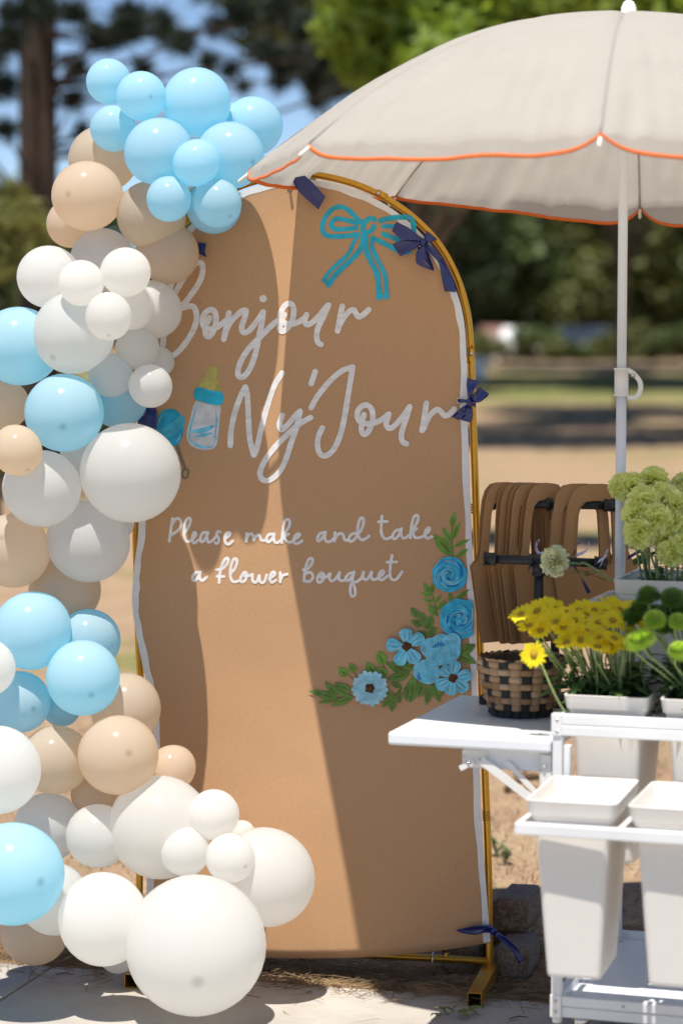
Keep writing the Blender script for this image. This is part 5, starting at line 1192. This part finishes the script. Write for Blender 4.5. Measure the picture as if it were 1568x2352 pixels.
def flower(name, lab, cat, grp, head, base, face, heads, sr=.0024, leaves=3, sc_=1.0, sag=.02, calyx=False, tipdir=None):
    head, base = Vector(head), Vector(base); t = thing(name, lab, cat, base, 0, grp)
    face = Vector(face).normalized(); h = head - base; mid = h * .55 + Vector((fr.uniform(-.012, .012), fr.uniform(-.012, .012), sag * .4)); pre = h - face * (.03 if not tipdir else tipdir)
    tube('stem', catmull([(0, 0, 0), mid, pre, h - face * (.022 * sc_ if calyx else .001)], 5), [sr] * 16, M['stem'], t, 6, world=False)
    q = face.to_track_quat('Z', 'Y').to_matrix().to_4x4() @ Matrix.Rotation(fr.uniform(0, 6.28), 4, 'Z') @ Matrix.Scale(sc_, 4)
    for me, dz in heads: dob(me.name, me, t, Matrix.Translation(h + face * dz) @ q)
    if calyx: dob('calyx', CAL, t, Matrix.Translation(h - face * .026 * sc_) @ q)
    for k in range(leaves):
        u = fr.uniform(.25, .62); dob('leaf_spray', fr.choice(LEAFS), t, Matrix.Translation(h * u) @ Matrix.Rotation(fr.uniform(0, 6.28), 4, 'Z') @ Matrix.Scale(fr.uniform(.9, 1.5), 4))
    return t
# yellow daisies: picture position of each head, with its own place across the bucket's depth
dz_pts = [(1195, 1410, .02), (1215, 1437, .03), (1232, 1404, .10), (1250, 1392, .15), (1262, 1420, .05), (1275, 1428, .03), (1298, 1405, .14), (1292, 1440, .02), (1325, 1402, .16), (1318, 1425, .08), (1345, 1412, .14), (1345, 1448, .03),
          (1365, 1400, .2), (1372, 1430, .08), (1390, 1405, .16), (1310, 1455, .02), (1330, 1470, .0), (1378, 1465, .02), (1405, 1425, .08), (1425, 1400, .2), (1432, 1428, .1), (1410, 1465, .0), (1440, 1450, .06), (1460, 1425, .14), (1372, 1485, -.02), (1300, 1475, -.01), (1475, 1445, .1), (1430, 1478, .0), (1270, 1396, .18), (1400, 1485, .0), (1240, 1448, .02), (1350, 1395, .24), (1405, 1395, .25), (1455, 1400, .22)]
for k, (px, py, dp) in enumerate(dz_pts):
    by = .11 + .15 * fr.random(); bx = .107 + fr.uniform(-.05, .05)
    base = CW(bx, by, .70); hd_ = at(px, py, CW(.1, .10 + dp, 0).y)
    out = Vector(((px - 1350) / 220 + fr.uniform(-.3, .3), -.55 + fr.uniform(-.4, .35), 1.0))
    flower('yellow_daisy', 'yellow daisy in the dense bunch above the middle tray bucket', 'flower', 'yellow daisies in the bucket', hd_, base, out, [(DAISY[k % 3], 0), (EYE, 0)], leaves=3, sc_=fr.uniform(.76, .96))
flower('yellow_daisy', 'single sunlit yellow daisy leaning out low in front of the basket', 'flower', None, at(1225, 1504, CW(.02, .03, 0).y), CW(.06, .11, .72), (-.35, -1, .15), [(DAISY[0], 0), (EYE, 0)], leaves=1, sc_=.85, sag=-.04)
for k in range(24):                                # leafy filler on the stripped lower stems
    x, y = .107 + fr.uniform(-.055, .055), .10 + .17 * fr.random()
    flower('daisy_stem', 'bare leafy daisy stem cut short among the bunch', 'stem', 'leafy stems in the daisy bucket', CW(x + fr.uniform(-.03, .03), y + fr.uniform(-.03, .03), .90 + fr.uniform(-.02, .10)), CW(x, y, .72), (fr.uniform(-.2, .2), -.1, 1), [], leaves=5, sr=.002)
# green button mums
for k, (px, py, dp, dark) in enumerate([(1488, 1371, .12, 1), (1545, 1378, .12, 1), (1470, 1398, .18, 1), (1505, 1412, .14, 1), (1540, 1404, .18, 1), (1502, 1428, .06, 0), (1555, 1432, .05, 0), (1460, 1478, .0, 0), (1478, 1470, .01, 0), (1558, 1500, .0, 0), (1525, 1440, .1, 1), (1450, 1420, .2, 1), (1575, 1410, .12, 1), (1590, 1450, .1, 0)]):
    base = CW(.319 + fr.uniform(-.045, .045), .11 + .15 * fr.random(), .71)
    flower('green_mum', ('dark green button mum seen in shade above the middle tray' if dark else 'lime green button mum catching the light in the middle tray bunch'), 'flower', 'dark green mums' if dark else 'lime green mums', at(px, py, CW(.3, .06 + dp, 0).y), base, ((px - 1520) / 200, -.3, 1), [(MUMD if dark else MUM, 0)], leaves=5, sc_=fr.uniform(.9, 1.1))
for k in range(22):
    x, y = .319 + fr.uniform(-.05, .05), .10 + .17 * fr.random()
    flower('mum_stem', 'leafy green mum stem without a visible bloom', 'stem', 'leafy stems in the mum bucket', CW(x + fr.uniform(-.04, .04), y + fr.uniform(-.03, .03), .94 + fr.uniform(-.04, .10)), CW(x, y, .72), (fr.uniform(-.2, .2), -.1, 1), [], leaves=6, sr=.002)
# carnations on the top tier
for k, (px, py, dp) in enumerate([(1452, 1122, .10), (1500, 1108, .12), (1478, 1155, .02), (1462, 1185, .0), (1520, 1150, .05), (1505, 1195, -.02), (1470, 1225, -.03), (1545, 1205, .0), (1550, 1165, .02), (1530, 1238, -.02), (1562, 1260, -.04), (1540, 1270, -.05), (1575, 1125, .12), (1590, 1190, .0), (1430, 1120, .12)]):
    base = CW(.15 + fr.uniform(-.045, .045), .44 + .12 * fr.random(), .93)
    flower('carnation', 'ruffled pale green carnation in the bunch on the top tier', 'flower', 'pale green carnations', at(px, py, CW(.15, .46 + dp, 0).y), base, ((px - 1510) / 130, -.8, .6 + (1190 - py) / 160), [(CARN[k % 3], 0)], leaves=1, sr=.003, sc_=fr.uniform(.78, .98), calyx=True)
flower('carnation', 'white carnation at the outer edge of the top tier bunch', 'flower', None, at(1568, 1125, CW(.2, .6, 0).y), CW(.19, .56, .93), (.4, -.6, .8), [(CREAM, 0)], leaves=1, sr=.003, calyx=True)
flower('carnation', 'single cream green carnation leaning out sideways in front of the black pipe', 'flower', None, at(1280, 1290, CW(-.0, .40, 0).y), CW(.08, .44, 1.03), (-1, -.5, .15), [(CREAM, 0)], leaves=2, sr=.0028, sag=.06, calyx=True, tipdir=.06)

# ================================================================== PIPE STAND, KRAFT CARRIERS, BASKET
LZ = 0.7475
ps = thing('pipe_stand', 'black iron pipe stand on a dark wood base holding kraft carriers', 'stand', CW(-.15, .5, LZ))
a, b = CW(-.285, .47, LZ), CW(-.03, .47, LZ)
o = box('wood_base', -.285, -.012, .455, .585, LZ, LZ + .021, M['darkwood'], None, .003); o.parent = ps; o.matrix_parent_inverse = Matrix.Translation(-Vector(ps.location)); o.matrix_basis = Matrix.Translation(CO) @ Matrix.Rotation(-PHI, 4, 'Z')
YL, YU = 5.745, 5.865
lo0, lo1 = at(1112, 1283, YL), at(1390, 1294, YL - .015); up0, up1 = at(1134, 1156, YU), at(1412, 1161, YU - .01)
def fitting(p, d, L, r, name='pipe_fitting'):
    d = d.normalized(); tube(name, [p - d * L / 2, p - d * L * .36, p - d * L * .34, p + d * L * .34, p + d * L * .36, p + d * L / 2], [r, r, r * .9, r * .9, r, r], M['pipe'], ps, 16)
for (p, q, px, tee) in ((lo0, lo1, 1240, .45), (up0, up1, 1214, .51)):
    d = (q - p).normalized(); tube('cross_pipe', [p, q], .0108, M['pipe'], ps, 16)
    c = p.lerp(q, tee); fitting(c, d, .046, .0165)
    for e, s in ((p, 1), (q, -1)): fitting(e + d * s * .012, d, .030, .0168, 'pipe_cap')
    tube('post_pipe', [(c.x, c.y, LZ + .022), (c.x, c.y, c.z)], .0108, M['pipe'], ps, 16); fitting(c - Vector((0, 0, .022)), Vector((0, 0, 1)), .028, .0165)
    tube('floor_flange', [(c.x, c.y, LZ + .0215), (c.x, c.y, LZ + .028), (c.x, c.y, LZ + .029), (c.x, c.y, LZ + .045)], [.032, .032, .017, .017], M['pipe'], ps, 18)
# kraft bouquet carriers: die-cut card with a handle opening
def carrier_mesh(th=.0009):
    half = [(.066, 0), (.070, .012), (.104, .182), (.106, .188), (.100, .193), (.088, .203), (.080, .222), (.078, .245), (.074, .30), (.068, .345), (.058, .370), (.042, .384), (.020, .388)]
    outer = half + [(-x, z) for x, z in reversed(half)]
    ih = [(.034, .190), (.047, .196), (.053, .212), (.052, .25), (.047, .315), (.040, .335), (.027, .346), (.010, .348)]
    inner = ih + [(-x, z) for x, z in reversed(ih)]
    bm = bmesh.new(); lay = []
    for loop in (outer, inner): lay.append([bm.verts.new((x, 0, z)) for x, z in loop])
    es = [bm.edges.new((L[i], L[(i + 1) % len(L)])) for L in lay for i in range(len(L))]
    bmesh.ops.triangle_fill(bm, use_beauty=True, use_dissolve=False, edges=es)
    geo = bmesh.ops.extrude_face_region(bm, geom=list(bm.faces)); 
    for v in [g for g in geo['geom'] if isinstance(g, bmesh.types.BMVert)]: v.co.y += th
    bmesh.ops.recalc_face_normals(bm, faces=list(bm.faces))
    me = bpy.data.meshes.new('carrier_panel'); bm.to_mesh(me); bm.free(); me.materials.append(M['card']); return me
CM = carrier_mesh()
cx = [(1152, 'first kraft carrier hung apart nearest to the sign'), (1193, 'kraft carrier, backmost of the overlapping four near the sign'), (1204, 'kraft carrier, second from the back in the overlapping four near the sign'), (1215, 'kraft carrier, third from the back in the overlapping four near the sign'), (1240, 'kraft carrier, frontmost of the overlapping four near the sign'),
      (1328, 'kraft carrier, backmost of the three near the umbrella pole'), (1356, 'kraft carrier, middle of the three near the umbrella pole'), (1374, 'kraft carrier, frontmost of the three near the umbrella pole')]
for k, (px, lab) in enumerate(cx):
    hook = at(px, 1157, YU); u = (hook - up0).dot((up1 - up0).normalized()); hook = up0 + (up1 - up0).normalized() * u
    t = thing('bouquet_carrier', lab, 'carrier', hook + Vector((0, 0, .0112 - .348)), R(-40 + fr.uniform(-3, 3)), 'kraft bouquet carriers on the pipe stand')
    t.rotation_euler = (R(fr.uniform(-1, 1)), R(fr.uniform(-1.5, 1.5)), R((40, 44, 44, 43, 42, 17, 16, 15)[k] + fr.uniform(-1, 1)))
    dob('front_panel', CM, t, Matrix.Translation((0, -.004, 0)) @ Matrix.Rotation(R(0.6), 4, 'X')); dob('back_panel', CM, t, Matrix.Translation((0.002, .004, 0)) @ Matrix.Rotation(R(-0.8), 4, 'X'))
def free_ribbon(name, label, pts, wd, mat, side):
    c = catmull([at(x, y, Y) for x, y, Y in pts], 8); V = []; F = []; S = Vector(side).normalized() * wd / 2
    for i, p in enumerate(c):
        tw = S * math.cos(i * .12) + Vector((0, S.length * math.sin(i * .12), 0)); V += [p - tw, p + tw]
        if i: F.append((2 * i - 2, 2 * i - 1, 2 * i + 1, 2 * i))
    tag(mob(name, V, F, M[mat], None, True, solid=.0004), label, 'ribbon', 'narrow ribbons on the kraft carriers')
yr = 5.70
free_ribbon('narrow_ribbon', 'narrow navy ribbon tail hanging across the kraft carriers', [(1296, 1278, yr), (1318, 1302, yr), (1338, 1335, yr - .01), (1352, 1362, yr)], .010, 'navy', (1, 0, .4))
free_ribbon('narrow_ribbon', 'short navy ribbon end left of the leaning carnation', [(1276, 1280, yr), (1262, 1298, yr - .01), (1255, 1325, yr)], .010, 'navy', (1, 0, .2))
free_ribbon('narrow_ribbon', 'navy ribbon loop on the carrier behind the pipe tee', [(1212, 1312, 5.74), (1218, 1300, 5.73), (1232, 1304, 5.74), (1222, 1318, 5.74)], .009, 'navy', (0, 0, 1))
free_ribbon('narrow_ribbon', 'lilac ribbon loop behind the leaning carnation', [(1228, 1262, 5.80), (1238, 1240, 5.79), (1230, 1248, 5.8), (1236, 1270, 5.8), (1258, 1264, 5.8)], .008, 'lilac', (.6, 0, .6))
free_ribbon('narrow_ribbon', 'lilac ribbon curl between the two groups of carriers', [(1322, 1275, 5.78), (1345, 1265, 5.77), (1352, 1245, 5.77)], .010, 'lilac', (.4, 0, 1))
free_ribbon('narrow_ribbon', 'lilac ribbon bow beside the umbrella pole', [(1372, 1290, 5.70), (1392, 1276, 5.69), (1394, 1262, 5.7), (1378, 1300, 5.7)], .012, 'lilac', (.6, 0, 1))
free_ribbon('narrow_ribbon', 'navy ribbon loop beyond the umbrella pole by the carnation stems', [(1440, 1282, 5.74), (1466, 1268, 5.73), (1478, 1276, 5.73), (1452, 1290, 5.74)], .010, 'navy', (.2, 0, 1))
free_ribbon('narrow_ribbon', 'navy ribbon curl in the handle opening near the umbrella pole', [(1316, 1275, 5.74), (1322, 1258, 5.73), (1330, 1246, 5.74), (1318, 1252, 5.74)], .009, 'navy', (.5, 0, .6))
# woven basket
bk = thing('woven_basket', 'round woven seagrass basket in tan and black checks on the table leaf', 'basket', CW(-.152, .335, LZ), R(12))
prof = lambda u: .065 + .031 * math.sin(u * 1.5)
BH = .134; rows_, cols = 8, 22
V, F = lathe([(.058, .002), (.062, .004)] + [(prof(i / 8) - .0025, BH * i / 8) for i in range(9)] + [(prof((8 - i) / 8) - .006, BH * (8 - i) / 8) for i in range(9)] + [(.01, .006)], 40)
mob('core', V, F, M['basket_in'], bk, True, False)
def pillow(name, mat):
    V = []; F = []; n, m = 6, 5
    for i in range(n + 1):
        u = i / n * 2 - 1
        for j in range(m + 1):
            v = j / m * 2 - 1; V.append((u * .5, -.5 * (max(0, 1 - u ** 4)) ** .6 * (max(0, 1 - v ** 4)) ** .6, v * .5 * (1 - .18 * u * u)))
    F = [(i * (m + 1) + j, i * (m + 1) + j + 1, (i + 1) * (m + 1) + j + 1, (i + 1) * (m + 1) + j) for i in range(n) for j in range(m)]
    me = bpy.data.meshes.new(name); me.from_pydata(V, [], F); me.materials.append(mat)
    for p in me.polygons: p.use_smooth = True
    return me
PS = [pillow('strand', M[q]) for q in ('straw1', 'straw3', 'straw4', 'straw1')]; PA = PS[0]; PB = pillow('strand', M['straw2'])
for j in range(rows_):
    u = (j + .5) / rows_; r = prof(u); hgt = BH / rows_
    for i in range(cols):
        a = 2 * math.pi * (i + .5 * (j % 2) * 0) / cols; over = (i + j) % 2 == 0
        black = (not over and i % 2 == 0) or j == 0
        wd = 2 * math.pi * r / cols
        o = dob('strand', PB if black else fr.choice(PS), bk, Matrix.Translation((r * math.cos(a), r * math.sin(a), BH * u)) @ Matrix.Rotation(a + math.pi / 2, 4, 'Z') @ Matrix.Rotation(R(-10 * (1 - u) + fr.uniform(-4, 4)), 4, 'X') @ Matrix.Diagonal((wd * (1.12 if over else .95) * fr.uniform(.94, 1.06), .017 if over else .009, hgt * (1.0 if over else 1.3), 1)))
for i in range(30):
    a = 2 * math.pi * i / 30; r = prof(1) - .002
    dob('rim_strand', PB if i % 4 == 0 else PA, bk, Matrix.Translation((r * math.cos(a), r * math.sin(a), BH)) @ Matrix.Rotation(a + math.pi / 2, 4, 'Z') @ Matrix.Rotation(R(55), 4, 'X') @ Matrix.Rotation(R(18), 4, 'Y') @ Matrix.Diagonal((.024, .010, .013, 1)))

# ================================================================== PAVERS BEHIND THE STAND
def paver(x, y, z, sx, sy, sz, rz, lab):
    bm = bmesh.new(); bmesh.ops.create_cube(bm, size=1.0); bmesh.ops.scale(bm, vec=(sx, sy, sz), verts=bm.verts); bmesh.ops.bevel(bm, geom=list(bm.edges), offset=.008, segments=2, affect='EDGES')
    bmesh.ops.subdivide_edges(bm, edges=[e for e in bm.edges if e.calc_length() > .03], cuts=4, use_grid_fill=True)
    for v in bm.verts: v.co += v.co.normalized() * .003 * noise.noise(v.co * 60 + Vector((x * 50, 0, 0)))
    o = bob('paver', bm, M['block']); o.location = (x, y, z + sz / 2 - .012); o.rotation_euler = (0, 0, rz); tag(o, lab, 'paver', 'concrete pavers weighing down the stand')
    o.data.materials.append(M['blocktop'])
    for p in o.data.polygons:
        if p.normal.z > .8: p.material_index = 1
        p.use_smooth = True
paver(.452, 6.135, 0, .086, .20, .088, R(-14), 'lower concrete paver right beside the foot of the gold pole')
paver(.465, 6.30, .088, .090, .21, .086, R(-16), 'upper concrete paver stacked on the others')
paver(.415, 6.375, 0, .09, .20, .088, R(-10), 'shaded concrete paver at the back under the upper one')
paver(.318, 6.215, 0, .088, .20, .072, R(-11), 'concrete paver behind the cross bar under the sign edge')
